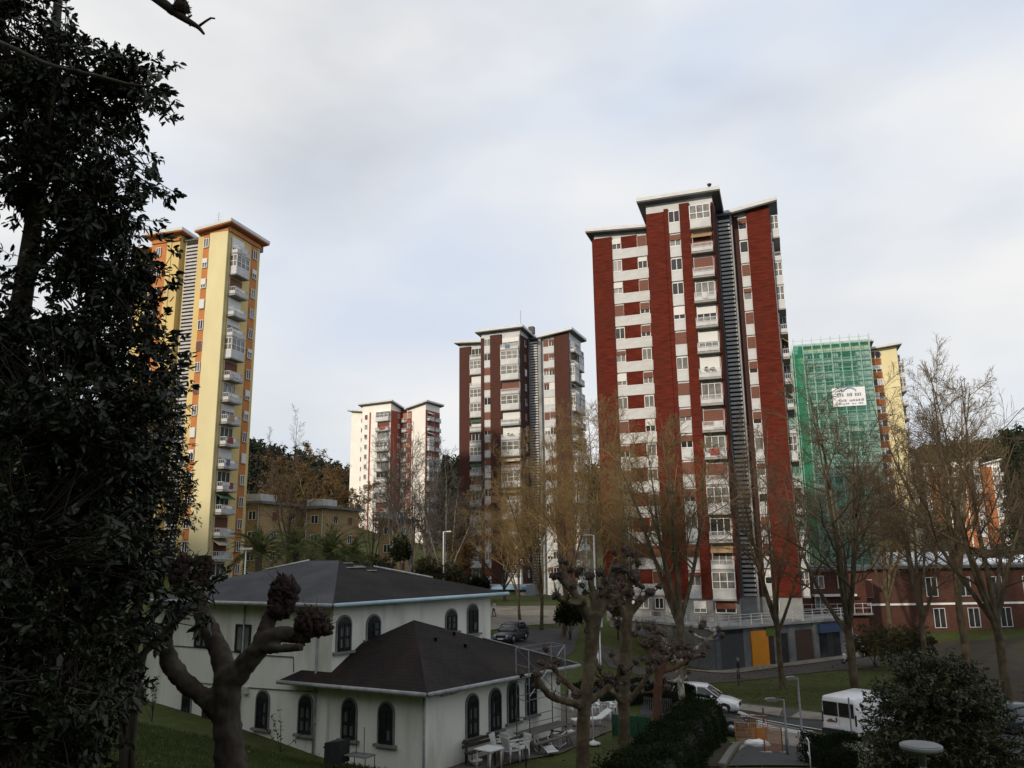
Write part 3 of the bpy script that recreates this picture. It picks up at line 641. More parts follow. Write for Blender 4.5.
# arched windows
def arch(w_, hg, n=10):
    r_ = w_/2; return [(-r_,0),(r_,0),(r_,hg-r_)] + [(r_*math.cos(R(180*i/n)), hg-r_+r_*math.sin(R(180*i/n))) for i in range(1, n)] + [(-r_,hg-r_)]
def arch_window(p, rz, w_=.72, hg=1.42):
    """p: sill centre on the wall face; faces -y before rotation"""
    o = MB().extr(arch(w_+.15, hg+.075), 'y', -.05, .06, stone_sur).build('window', house, p, rz)
    MB().extr(arch(w_, hg), 'y', -.058, -.051, black_m).build('pane', o) if False else None
    gm = MB(); gm.extr(arch(w_, hg), 'y', -.062, -.052, glass); gm.build('pane', o)
    cu = MB()
    for sx in g.choice(((-1, 1), (-1, 1), (1,), (-1,))):
        for z in g.choice(((.12, hg*.42), (.12,), (.12, hg*.42))): cu.box(sx*w_*.25-.10, sx*w_*.25+.10, -.068, -.0635, z+.02, z+hg*.26, glass_lt)
    cu.build('curtain', o)
    fr = MB(); t = .045
    for x in (-w_/2+.03, -.03, w_/2-.075): fr.box(x, x+t+.015, -.10, -.07, .02, hg-w_*.42, black_m)
    for z in (.02, hg*.37, hg*.68): fr.box(-w_/2+.02, w_/2-.02, -.095, -.072, z, z+.05, black_m)
    for i in range(6):
        x = -w_/2+.08+i*(w_-.16)/5; fr.box(x-.008, x+.008, -.14, -.125, .03, hg-.22, black_m)
    fr.build('frame', o)
    MB().box(-w_/2-.2, w_/2+.2, -.16, .05, -.10, -.005, stone_sur).build('sill', o)
    return o
na = Vector((ua.y, -ua.x, 0)); na = na if na.y < 0 else -na      # outward normals
nb_ = Vector((ub.y, -ub.x, 0)); nb_ = nb_ if nb_.y < 0 else -nb_
rza = math.atan2(na.y, na.x) + math.pi/2; rzb = math.atan2(nb_.y, nb_.x) + math.pi/2
pa = eC2 + ua*ins + ub*ins                      # ground corner of the near wing
def on_wall(c, d, px, py):
    q = on_line_px(c, d, px, py); return q
for px, py in ((386,744),(349,739),(305,734),(262,728),(186,718),(207,721),(140,713)):
    q = on_wall(pa, ua, px, py); arch_window(loc(q), rza, .66 if px > 250 else .5, 1.45 if px > 250 else 1.2)
pu = eC + ua*ins + ub*ins
for px, py, hg in ((343,651,1.35),(373,639,.95),(451,631,.95),(472.5,633,1.3)):
    q = on_wall(pu, ub, px, py); arch_window(loc(q), rzb, .66, hg)
for px, py in ((472,737),(495,730),(513,722),(531,715)):
    q = on_wall(pa, ub, px, py); arch_window(loc(q), rzb, .62, 1.55)
# upper floor of the long wall: two square windows, pipes, cables, lamps
for px, py in ((202,647),(243,652)):
    q = on_wall(pa, ua, px, py); put_window(house, *loc(q), rza, .9, 1.15, 2, g, p=0, fr=black_m)
def pipe(c, d, px, z0, z1, n_, rr=.05, m=gutter_m, nm='downpipe'):
    q = on_line_px(c, d, px, 700); MB().tube([loc((q.x+n_.x*.07, q.y+n_.y*.07, z0)), loc((q.x+n_.x*.07, q.y+n_.y*.07, z1))], rr, m, 8).build(nm, house)
pipe(pa, ua, 316, GZ, EU-.1, na); pipe(pa, ua, 425.5, GZ, EL-.1, na); pipe(pa, ua, 241, 2.9, EU-.1, na, .045)
def cable(c, d, pts, n_, m=black_m):
    qs = [on_line_px(c, d, *p) for p in pts]; MB().tube([loc(q+n_*.03) for q in qs], .018, m, 5).build('cable', house)
cable(pa, ua, [(140,643),(205,648),(260,655),(294,657),(294,672)], na); cable(pa, ua, [(170,680),(255,688),(318,692)], na)
for (px, py), c, d, n_, rz in (((443,692),pa,ub,nb_,rzb),((452,690),pa,ub,nb_,rzb),((184,676),pa,ua,na,rza),((247,690),pa,ua,na,rza)):
    q = on_line_px(c, d, px, py); MB().box(-.14, .14, -.16, 0, -.14, .14, M('pale_lamp_box', (.5,.5,.48), (.4,.4,.38))).build('wall_box', house, loc(q), rz)
# ------------------------------------------------------------------ terrain
grass_m = M('lawn_grass', (.044,.056,.015), (.066,.078,.023), (2.2,2.2,2.2), .95, detail=8, c3=(.045,.036,.02), s3=.16, bump=.4, spec=.1)
asphalt = M('asphalt', (.045,.045,.046), (.06,.06,.061), (5,5,5), .9, detail=8, c3=(.038,.037,.037), s3=.5, bump=.1)
path_m = M('worn_path_asphalt', (.06,.054,.048), (.075,.067,.06), (4,4,4), .95, detail=8, c3=(.05,.043,.036), s3=.5)
paving = M('beige_paving', (.20,.18,.145), (.26,.235,.19), (3,3,3), .9, detail=8, c3=(.15,.135,.11), s3=.7)
terrace_m = M('terrace_paving', (.11,.095,.08), (.085,.072,.06), (2,2,2), .9, detail=8, c3=(.06,.05,.04), s3=.6)
soil_m = M('bare_soil', (.042,.029,.019), (.03,.021,.014), (3,3,3), .98, detail=8, c3=(.04,.045,.015), s3=.4, bump=.5)
white_line = M('road_paint', (.62,.62,.61), (.42,.42,.42), (6,6,6), .8, detail=8)
kerb_m = M('kerb_stone', (.12,.115,.10), (.17,.16,.145), (3,3,3), .9)
def grid(name, xs, ys, m, zfn):
    X, Y_ = np.meshgrid(xs, ys); Z = zfn(X, Y_); V = np.stack([X, Y_, Z], -1).reshape(-1, 3); nx, ny = len(xs), len(ys)
    i = np.arange(nx*ny).reshape(ny, nx); Q = np.stack([i[:-1,:-1], i[:-1,1:], i[1:,1:], i[1:,:-1]], -1).reshape(-1, 4)
    return struct(name, npmesh(name, V, Q, m))
def axis(a, b0, b1, c, fine, co_): return np.unique(np.concatenate([np.arange(a, b0, co_), np.arange(b0, b1, fine), np.arange(b1, c+co_, co_)]))
def tz(X, Y_):
    far = np.clip((np.hypot(X, Y_-60)-230)/200, 0, 1)
    return hh(X, Y_)*(1-far) + 9*far
grid('ground', axis(-150, -30, 64, 170, .9, 7), axis(-115, -6, 112, 262, .9, 7), grass_m, tz)
def drape(name, pts, m, off, step=.9, px=True, kind=True):
    P = [ong(*p) for p in pts] if px else [Vector((p[0], p[1], 0)) for p in pts]
    P = [Vector((p.x, p.y)) for p in P]; B_ = []
    for i, p in enumerate(P):
        q = P[(i+1) % len(P)]; n = max(1, int((q-p).length/step))
        B_ += [p + (q-p)*k/n for k in range(n)]
    xs = [p.x for p in B_]; ys = [p.y for p in B_]; inner = []
    def inside(x, y):
        c = False
        for i in range(len(P)):
            a, b = P[i], P[i-1]
            if (a.y > y) != (b.y > y) and x < (b.x-a.x)*(y-a.y)/(b.y-a.y)+a.x: c = not c
        return c
    x = min(xs)
    while x < max(xs):
        y = min(ys)
        while y < max(ys):
            if inside(x, y): inner.append(Vector((x, y)))
            y += step
        x += step
    n = len(B_); vs, es, fs, *_ = delaunay_2d_cdt(B_ + inner, [(i, (i+1) % n) for i in range(n)], [tuple(range(n))], 1, 1e-4)
    if len(vs) == 0: return None
    z = hh(np.array([v.x for v in vs]), np.array([v.y for v in vs])) + off
    me = bpy.data.meshes.new(name); me.from_pydata([(v.x, v.y, float(k)) for v, k in zip(vs, z)], [], fs); me.materials.append(m); me.update()
    if sum(p.normal.z for p in me.polygons) < 0: me.flip_normals()
    return struct(name, me) if kind else link(name, me)
drape('street', [(640,716),(700,708),(735,716),(772,722),(800,727),(832,734),(870,742),(940,752),(1023,760),(1023,728),(930,722),(866,722),(840,722),(790,714),(740,708),(716,702),(690,700),(640,704)], asphalt, .035)
drape('footway', [(700,704),(722,701.5),(760,706),(800,711),(835,716),(836,722),(790,719),(752,713),(716,708)], path_m, .10)
drape('pavement', [(722,703),(756,707.5),(783,710.5),(779,718.5),(752,714),(728,708.5)], paving, .12)
drape('pavement', [(801,712.5),(836,716.5),(829,723),(791,718.8)], paving, .12)
drape('plaza', [(735,768),(742,745),(760,728),(768,725),(800,731),(832,738.5),(870,747),(930,757),(960,768)], paving, .05)
drape('path', [(590,695),(640,690.5),(700,684.5),(740,681.5),(790,675.5),(846,670),(880,667),(880,657.5),(850,658),(790,663),(740,668),(692,671),(655,676),(640,682),(590,688)], path_m, .04)
_u = Vector((math.cos(angp), math.sin(angp))); _n = Vector((_u.y, -_u.x)); _a = Vector((A.x, A.y))
drape('pavement', [tuple(q) for q in (_a-_u*6+_n*2.4, _a+_u*(Lp+2)+_n*1.8, _a+_u*(Lp+2)-_n*.2, _a-_n*.2, _a-_u*6+_n*2)], paving, .10, px=False)
drape('street', [(470,640),(500,634),(560,629),(580,626),(575,650),(545,668),(505,662),(470,660)], asphalt, .04)
drape('pavement', [(470,633),(500,629),(556,624),(556,606),(470,606)], paving, .06)
drape('pavement', [(640,676),(660,672),(640,668),(610,648),(600,644),(596,650),(610,668)], path_m, .05)
drape('terrace', [(396,800),(430,790),(500,768),(560,755),(612,732),(622,716),(600,704),(572,704),(520,720),(470,738),(432,762)], terrace_m, .05)
drape('ramp', [(728,767.9),(752,744),(770,744),(812,750),(812,767.9)], M('dark_ramp_asphalt', (.04,.04,.041), (.055,.053,.052), (4,4,4), .9), .07)
drape('soil', [(905,760),(925,700),(900,672),(880,655),(930,643),(1023,638),(1023,727),(960,740)], soil_m, .05) 
drape('soil', [(700,768),(722,744),(742,742),(722,768)], soil_m, .05)
# zebra hatching beside the plaza and the road edge line
p0, p1, p2, p3 = ong(757,722), ong(812,733), ong(822,738), ong(757,728.5)
def line(name, a, b, wd, off=.06):
    a, b = Vector(a), Vector(b); d = (b-a).normalized(); n = Vector((-d.y, d.x, 0))*wd/2
    drape(name, [(q.x, q.y) for q in (a-n, b-n, b+n, a+n)], white_line, off, .8, px=False)
for i in range(4):
    t = i/3; line('road_marking', p0.lerp(p3, t), p1.lerp(p2, t), .30, .075)
line('road_marking', ong(742,716), ong(822,731), .16); line('road_marking', ong(735,711.5), ong(748,717), .5); line('road_marking', ong(822,731), ong(838,734), .14)
line('road_marking', ong(737,718), ong(754,716), .25)
for (a, b) in (((700,703.2),(835,715.5)),):
    pass
# kerbs
def kerb(pts, wd=.16, ht=.14):
    P = [ong(*p) for p in pts]; mb = MB()
    for i in range(len(P)-1):
        n = max(1, int((P[i+1]-P[i]).length/1.2))
        for k in range(n):
            a, b = P[i].lerp(P[i+1], k/n), P[i].lerp(P[i+1], (k+1)/n); a.z, b.z = h(a.x,a.y), h(b.x,b.y)
            d = (b-a); d.z = 0; d.normalize(); q = Vector((-d.y, d.x, 0))*wd/2
            mb.prism([(a-q)[:2], (b-q)[:2], (b+q)[:2], (a+q)[:2]] , [a.z-.1, b.z-.1, b.z-.1, a.z-.1], [a.z+ht, b.z+ht, b.z+ht, a.z+ht], kerb_m)
    o = mb.build('kerb'); o['kind'] = 'structure'
kerb([(716,708.5),(752,713.5),(790,719.5),(836,723)]); pass
kerb([(768,725.5),(800,731.8),(832,739),(870,747.5),(930,758)])
kerb([(722,768),(744,742)], .25, .15)
# ------------------------------------------------------------------ wooded ridge behind everything
prof = [(-900,330),(-200,360),(0,392),(200,412),(262,425),(300,435),(335,448),(360,455),(400,458),(440,447),(470,440),(560,450),(640,455),(760,455),(880,440),(945,436),(990,430),(1024,418),(1150,410),(1500,400),(2200,420)]
YR = 400.0
def ridge(X, Y_):
    px = 512 + 788*(X/np.maximum(Y_, 1))/.985
    py = np.interp(px, [p[0] for p in prof], [p[1] for p in prof]) + 20
    top = (554-py)/800*1.02*YR + CZ
    s = np.clip((Y_-255)/(YR-255), 0, 1.0)
    return 8 + (top-8-9)*np.sin(s*math.pi/2)**1.0 - np.clip(Y_-YR, 0, 200)*.25
hillside = M('hillside_soil', (.03,.026,.014), (.022,.024,.011), (.05,.05,.05), .95)
grid('hill', np.arange(-520, 620, 14.0), np.arange(250, 520, 9.0), hillside, ridge)
# ------------------------------------------------------------------ vegetation generators
RN = np.random.default_rng(11)
def unit_(v): return v/np.maximum(np.linalg.norm(v, axis=-1, keepdims=True), 1e-9)
def tubes(P, Rr, k):
    """P (N,n,3) polylines, Rr (N,n) radii -> verts, quads"""
    N, n, _ = P.shape
    T = np.empty_like(P); T[:,1:-1] = P[:,2:]-P[:,:-2]; T[:,0] = P[:,1]-P[:,0]; T[:,-1] = P[:,-1]-P[:,-2]; T = unit_(T)
    ref = np.where(np.abs(T[...,2:3]) < .8, np.array([0,0,1.]), np.array([1.,0,0]))
    A = unit_(np.cross(T, ref)); B_ = np.cross(T, A); q = 2*np.pi*np.arange(k)/k
    V = P[:,:,None,:] + Rr[:,:,None,None]*(A[:,:,None,:]*np.cos(q)[:,None] + B_[:,:,None,:]*np.sin(q)[:,None])
    idx = np.arange(N*n*k).reshape(N, n, k); nx = np.roll(idx, -1, axis=2)
    Q = np.stack([idx[:,:-1], nx[:,:-1], nx[:,1:], idx[:,1:]], -1).reshape(-1, 4)
    return V.reshape(-1, 3), Q
def merge(parts):
    V, Q, o = [], [], 0
    for v, q in parts: V.append(v); Q.append(q+o); o += len(v)
    return np.concatenate(V), np.concatenate(Q)
def sprout(P, Rr, n, ratio, ang, angv, trop, npts, rr, tmin, wig=.12, tmax=1.0, lmin=.55, tip=.3, rng=RN):
    """children for every parent polyline"""
    N, m, _ = P.shape; L = np.linalg.norm(np.diff(P, axis=1), axis=2).sum(1)
    t = (np.arange(n)[None] + rng.random((N, n)))/n*(tmax-tmin)+tmin
    f = t*(m-1); i = np.clip(f.astype(int), 0, m-2); u = (f-i)[...,None]
    ar = np.arange(N)[:,None]; p = P[ar,i]*(1-u)+P[ar,i+1]*u; T = unit_(P[ar,i+1]-P[ar,i])
    rad = (Rr[ar,i]*(1-u[...,0])+Rr[ar,i+1]*u[...,0])*rr
    rv = unit_(rng.normal(size=(N,n,3))); pv = unit_(np.cross(T, rv))
    a = np.radians(ang + rng.normal(size=(N,n,1))*angv)
    d = unit_(T*np.cos(a)+pv*np.sin(a)); d[...,2] += trop; d = unit_(d)
    ln = L[:,None]*ratio*(1-(1-lmin)*(t-tmin)/(tmax-tmin+1e-6))*rng.uniform(.7,1.25,(N,n))
    p, d, ln, rad = p.reshape(-1,3), d.reshape(-1,3), ln.reshape(-1), rad.reshape(-1)
    out = np.empty((len(p), npts, 3)); out[:,0] = p; st = (ln/(npts-1))[:,None]
    for j in range(1, npts):
        out[:,j] = out[:,j-1]+d*st; d = d + rng.normal(size=d.shape)*wig; d[:,2] += trop*.25; d = unit_(d)
    R2 = rad[:,None]*np.linspace(1, tip, npts)[None]
    return out, R2
def leafmesh(C_, D, L, wd, fold=.25, rng=RN, fine=False, droop=0):
    """leaves: base points C_, directions D, lengths L"""
    n = len(C_); D = unit_(D); rv = rng.normal(size=(n,3)); S_ = unit_(np.cross(D, rv)); N_ = np.cross(S_, D); L = L[:,None]; W = L*wd
    if not fine:
        V = np.stack([C_, C_+D*L*.5+S_*W*.5+N_*W*fold, C_+D*L, C_+D*L*.5-S_*W*.5+N_*W*fold], 1)
        o = (np.arange(n)*4)[:,None]; T = np.concatenate([o+np.array([0,1,2]), o+np.array([0,2,3])])
        return V.reshape(-1,3), T
    z = np.array([0,0,-1.])
    c0 = C_; c1 = C_+D*L*.4; c2 = C_+D*L*.75+z*L*droop*.5; tp = C_+D*L+z*L*droop
    l1 = c1+S_*W*.48+N_*W*fold-D*L*.06; r1 = c1-S_*W*.48+N_*W*fold-D*L*.06; l2 = c2+S_*W*.38+N_*W*fold*.8; r2 = c2-S_*W*.38+N_*W*fold*.8
    V = np.stack([c0,c1,c2,tp,l1,r1,l2,r2], 1); o = (np.arange(n)*8)[:,None]
    F_ = [[0,1,4],[0,5,1],[1,2,6],[1,6,4],[1,5,7],[1,7,2],[2,3,6],[2,7,3]]
    T = np.concatenate([o+np.array(f) for f in F_]); return V.reshape(-1,3), T
def balls(n, rng=RN):
    v = unit_(rng.normal(size=(n,3))); return v
bark_plane = M('plane_bark', (.075,.056,.034), (.135,.108,.068), (3,3,1.6), .95, detail=6, lo=.4, hi=.62, c3=(.055,.045,.025), s3=2.2, bump=.3)
bark_dark = M('dark_bark', (.026,.020,.015), (.055,.042,.030), (7,7,3), .95, bump=.6, detail=8, c3=(.075,.066,.05), s3=2.8)
bark_white = M('pale_bark', (.22,.21,.19), (.10,.09,.08), (3,3,2), .9)
bark_red = M('reddish_bark', (.13,.065,.04), (.09,.045,.03), (4,4,2), .95, bump=.3)
twig_brown = M('brown_twig', (.080,.058,.036), (.115,.082,.05), (1,1,1), .95)
twig_gold = M('golden_twig', (.25,.175,.075), (.18,.125,.055), (.6,.6,.6), .95)
twig_olive = M('olive_twig', (.15,.11,.052), (.20,.148,.072), (1,1,1), .95)
twig_grey = M('grey_twig', (.075,.068,.058), (.10,.09,.075), (1,1,1), .95)
def bare_tree(name, H, seed, r0, stems=5, fork=.28, spread=24, limbs=11, br=8, tw=8, extra=0, mt=None, mtw=None, limb_ang=42, trop=.12, lean=0.0, leaves=None, tw_r=.010, lr=.36):
    rng = np.random.default_rng(seed); root = link(name, None)
    n = 6; z = np.linspace(0, fork*H, n); w_ = np.cumsum(rng.normal(size=(n,2))*.012*H*fork, 0); w_[0] = 0
    P = np.stack([w_[:,0]+lean*z, w_[:,1], z], 1)[None]; Rr = (r0*np.array([1.35,1.08,1,.95,.92,.9]))[None]
    a = tubes(P, Rr, 10)
    S1, R1 = sprout(P, Rr, stems, (1-fork)/fork*1.0, spread, 9, .35, 9, .68, .72, wig=.05, lmin=.8, tip=.12, rng=rng)
    # one central leader
    S0, R0 = sprout(P, Rr, 1, (1-fork)/fork*1.12, 4, 3, .5, 9, .8, .97, wig=.045, lmin=1, tip=.1, rng=rng)
    S1 = np.concatenate([S0, S1]); R1 = np.concatenate([R0, R1])
    b = tubes(S1, R1, 7); link('trunk', npmesh('trunk', *merge([a, b]), mt or bark_plane), root)
    S2, R2 = sprout(S1, R1, limbs, lr, limb_ang, 10, trop, 6, .55, .22, wig=.10, lmin=.35, rng=rng)
    S3, R3 = sprout(S2, R2, br, .48, 40, 12, trop*.6, 5, .55, .15, wig=.13, lmin=.5, rng=rng)
    R2 = np.maximum(R2, .012); R3 = np.maximum(R3, tw_r*1.1)
    S4, R4 = sprout(S3, R3, tw, .55, 40, 14, trop*.4, 4, .7, .1, wig=.15, lmin=.6, rng=rng); R4 = np.maximum(R4*0+tw_r*.8, tw_r*.6)
    parts = [tubes(S2, R2, 5), tubes(S3, R3, 4), tubes(S4, R4, 3)]
    if extra:
        S5, R5 = sprout(S4, R4, extra, .6, 38, 14, .05, 3, .8, .2, wig=.12, rng=rng); parts.append(tubes(S5, R5*0+tw_r*.6, 3))
    link('crown', npmesh('crown', *merge(parts), mtw or twig_brown), root)
    root['tall'] = float(max(S1[...,2].max(), S3[...,2].max()))
    if leaves:
        m_, num, sz = leaves; q = S4.reshape(-1,3); i = rng.integers(0, len(q), num)
        V, T = leafmesh(q[i]+rng.normal(size=(num,3))*.15, rng.normal(size=(num,3)), rng.uniform(.6,1.2,num)*sz, .6, rng=rng)
        link('leaves', npmesh('leaves', V, T, m_, False), root)
    return root
# prototypes become the first individual of their kind
protoA = bare_tree('plane_tree', 20, 21, .26, stems=5, fork=.24, spread=21, limbs=11, br=8, tw=8, extra=1, lr=.40, limb_ang=46, mtw=twig_olive)
protoB = bare_tree('plane_tree', 20, 34, .27, stems=5, fork=.26, spread=33, limbs=11, br=8, tw=8, limb_ang=52, trop=.05, extra=1, lr=.46)
protoC = bare_tree('golden_tree', 20, 47, .20, stems=4, fork=.2, spread=16, limbs=14, br=9, tw=8, mt=bark_plane, mtw=twig_gold, tw_r=.010, extra=2, limb_ang=50)
protoD = bare_tree('bare_tree', 16, 58, .16, stems=4, fork=.22, spread=18, limbs=12, br=8, tw=7, mt=bark_white, mtw=twig_grey)
protoE = bare_tree('bare_tree', 24, 69, .30, stems=5, fork=.35, spread=30, limbs=11, br=8, tw=8, mt=bark_dark, mtw=twig_brown)
used = set()
def plant(proto, px, Y, top, label, rz, group=None, sx=1.0, H=20.0, cat='tree', base=None, lean=0):
    g_ = gxy(px, Y); zt = at(px, top, Y).z; s = (zt-g_.z)/proto['tall']
    o = proto if proto not in used else dup(proto, (0,0,0), 0); used.add(proto)
    o.location = (g_.x, g_.y, g_.z-.1); o.rotation_euler = (0, lean, rz); o.scale = (s*sx, s*sx, s); tag(o, label, cat, group); return o
G1 = 'bare street trees'
plant(protoA, 687, 59, 378, 'mottled plane tree with many upright stems rising before the red tower', 0.3, G1)
plant(protoB, 783, 68, 402, 'bare tree on the lawn edge right of the orange door panel', 1.9, G1, .75)
plant(protoB, 857, 61, 372, 'leaning mottled plane tree right behind the white van', 4.2, G1, 1.0, lean=.05)
plant(protoB, 1012, 56, 352, 'rightmost mottled plane tree with a pale patched trunk on the bare soil', 2.7, G1, .95)
plant(protoA, 968, 74, 322, 'tallest bare plane tree reaching into the sky at the right', 5.1, G1, .75)
plant(protoB, 926, 72, 402, 'bare dark plane tree in front of the brick building, left of the tallest plane', .7, G1, .8)
plant(protoA, 890, 96, 440, 'slim bare tree behind the brick building beside the cream tower', 3.3, G1, .9)
0 and plant(protoA, 1050, 80, 395, 'bare tree cut off by the right edge of the photo', 1.2, G1, 1.1)
G2 = 'golden twigged trees'
plant(protoC, 520, 92, 462, 'leftmost golden twigged tree behind the parked dark car', .4, G2, 1.0)
plant(protoC, 541, 84, 425, 'slender golden twigged tree left of the brown tower entrance', 1.5, G2, 1.0)
plant(protoC, 563, 80, 398, 'tallest golden twigged tree before the right wing of the brown tower', 2.8, G2, 1.05)
plant(protoC, 598, 74, 392, 'golden twigged tree against the left edge of the red tower', 4.0, G2, .85)
plant(protoC, 632, 66, 440, 'slim golden twigged tree in front of the white panels of the red tower', 5.2, G2, .6)
G3 = 'pale barked trees by the stone blocks'
plant(protoD, 393, 112, 428, 'pale barked bare tree before the white tower, leftmost of the pale ones', .2, G3, 1.0, 16)
plant(protoD, 409, 104, 420, 'pale barked bare tree in front of the right side of the white tower', 2.2, G3, .9, 16)
plant(protoD, 428, 108, 436, 'pale barked bare tree right of the white tower', 4.1, G3, 1.0, 16)
plant(protoD, 448, 96, 455, 'thin grey bare tree left of the brown tower', 5.6, G3, 1.3, 16)
plant(protoE, 284, 88, 405, 'dark trunked bare tree in front of the leftmost tan stone block', .5, None, .7, 24)
plant(protoE, 372, 100, 455, 'dark trunked bare tree before the middle and smallest stone blocks', 2.9, None, .7, 24)
plant(protoE, 622, 120, 420, 'bare tree in the gap between the brown and the red towers', 1.1, None, .7, 24)
brown_leaf = M('dry_brown_leaf', (.21,.135,.06), (.15,.095,.042), (.5,.5,.5), .9, transl=.3)
bt = bare_tree('brown_leaf_tree', 17, 81, .3, stems=6, fork=.2, spread=38, limbs=9, br=6, tw=5, mt=bark_dark, mtw=twig_gold, leaves=(brown_leaf, 12000, .34))
plant(bt, 300, 150, 441, 'round tree with dry golden brown leaves above the tan stone blocks', .2, None, 1.2, 17)
for px, Y, top, lab in ((335,150,466,'smaller brown leaved tree beside the round golden brown one'),(455,118,505,'brown leaved tree left of the foot of the brown tower'),(505,118,500,'brown leaved tree before the lowest floors of the brown tower')):
    o = dup(bt, (0,0,0), 0); g_ = gxy(px, Y); s = (at(px, top, Y).z-g_.z)/bt['tall']; o.location = g_; o.scale = (s*1.15,s*1.15,s); o.rotation_euler = (0,0,px); tag(o, lab, 'tree')

# ------------------------------------------------------------------ distant woods: one mass
def forest(name, label, n, seed, mm, size, hgt, xs, yr, conifer):
    rng = np.random.default_rng(seed); x = rng.uniform(*xs, n); y = rng.uniform(*yr, n)
    z = ridge(x, y); Hh = hgt*rng.uniform(.6, 1.25, n); k = 46
    u = rng.random((n,k))**(.8 if conifer else .6); a = rng.uniform(0, 2*np.pi, (n,k))
    rr = (1-u if conifer else np.sqrt(np.clip(1-(2*u-1)**2, 0.05, 1)))*rng.uniform(.5, 1, (n,k))*Hh[:,None]*(.22 if conifer else .36)+.2
    C_ = np.stack([x[:,None]+rr*np.cos(a), y[:,None]+rr*np.sin(a), z[:,None]+Hh[:,None]*(.12+.88*u)], -1).reshape(-1,3)
    D = rng.normal(size=C_.shape); D[:,2] -= .3 if conifer else 0
    V, T = leafmesh(C_, D, rng.uniform(.6,1.3,len(C_))*size, .55, rng=rng)
    o = link(name, npmesh(name, V, T, mm, False)); o['kind'] = 'stuff'; o['label'] = label; o['category'] = 'wood'; return o
pine_m = M('pine_foliage', (.012,.018,.010), (.022,.029,.014), (.1,.1,.1), .95)
wood_m = M('winter_wood', (.055,.040,.022), (.035,.032,.018), (.05,.05,.05), .95)
forest('pine_wood', 'dark pine wood covering the ridge behind the towers', 3200, 5, pine_m, 1.9, 8.5, (-420, 480), (300, 415), True)
forest('winter_wood', 'brown winter wood on the lower slope of the ridge', 1700, 6, wood_m, 1.8, 8, (-380, 460), (262, 345), False)

# ------------------------------------------------------------------ pollarded trees
fist_m = M('pollard_knuckle', (.020,.012,.010), (.04,.023,.018), (14,14,14), .95, bump=.5)
fist_l = M('pollard_knuckle_pale', (.065,.048,.040), (.115,.088,.075), (14,14,14), .95, bump=.5)
def evalmesh(o, nm, m):
    dg = bpy.context.evaluated_depsgraph_get(); me = bpy.data.meshes.new_from_object(o.evaluated_get(dg)); me.name = nm
    me.materials.clear(); me.materials.append(m); me.polygons.foreach_set('use_smooth', [True]*len(me.polygons)); return me
def remeshed(mb, nm, m, vox, parent, disp=.036):
    o = mb.build(nm); md = o.modifiers.new('r', 'REMESH'); md.mode = 'VOXEL'; md.voxel_size = vox
    sm = o.modifiers.new('s', 'SMOOTH'); sm.factor = .5; sm.iterations = 5
    tx = bpy.data.textures.new('bark_bumps', 'CLOUDS'); tx.noise_scale = .13
    dm = o.modifiers.new('d', 'DISPLACE'); dm.texture = tx; dm.strength = disp*2; dm.mid_level = .5; dm.texture_coords = 'LOCAL'
    bpy.context.view_layer.update(); me = evalmesh(o, nm, m); bpy.data.objects.remove(o); return link(nm, me, parent)
def smooth_path(pts, n=5):
    P = [np.array(p, float) for p in pts]; P = [2*P[0]-P[1]] + P + [2*P[-1]-P[-2]]; out = []
    for i in range(1, len(P)-2):
        for k in range(n):
            t = k/n; a, b, c, d = P[i-1:i+3]
            out.append(.5*((2*b)+(c-a)*t+(2*a-5*b+4*c-d)*t*t+(3*b-a-3*c+d)*t**3))
    out.append(P[-2]); return out
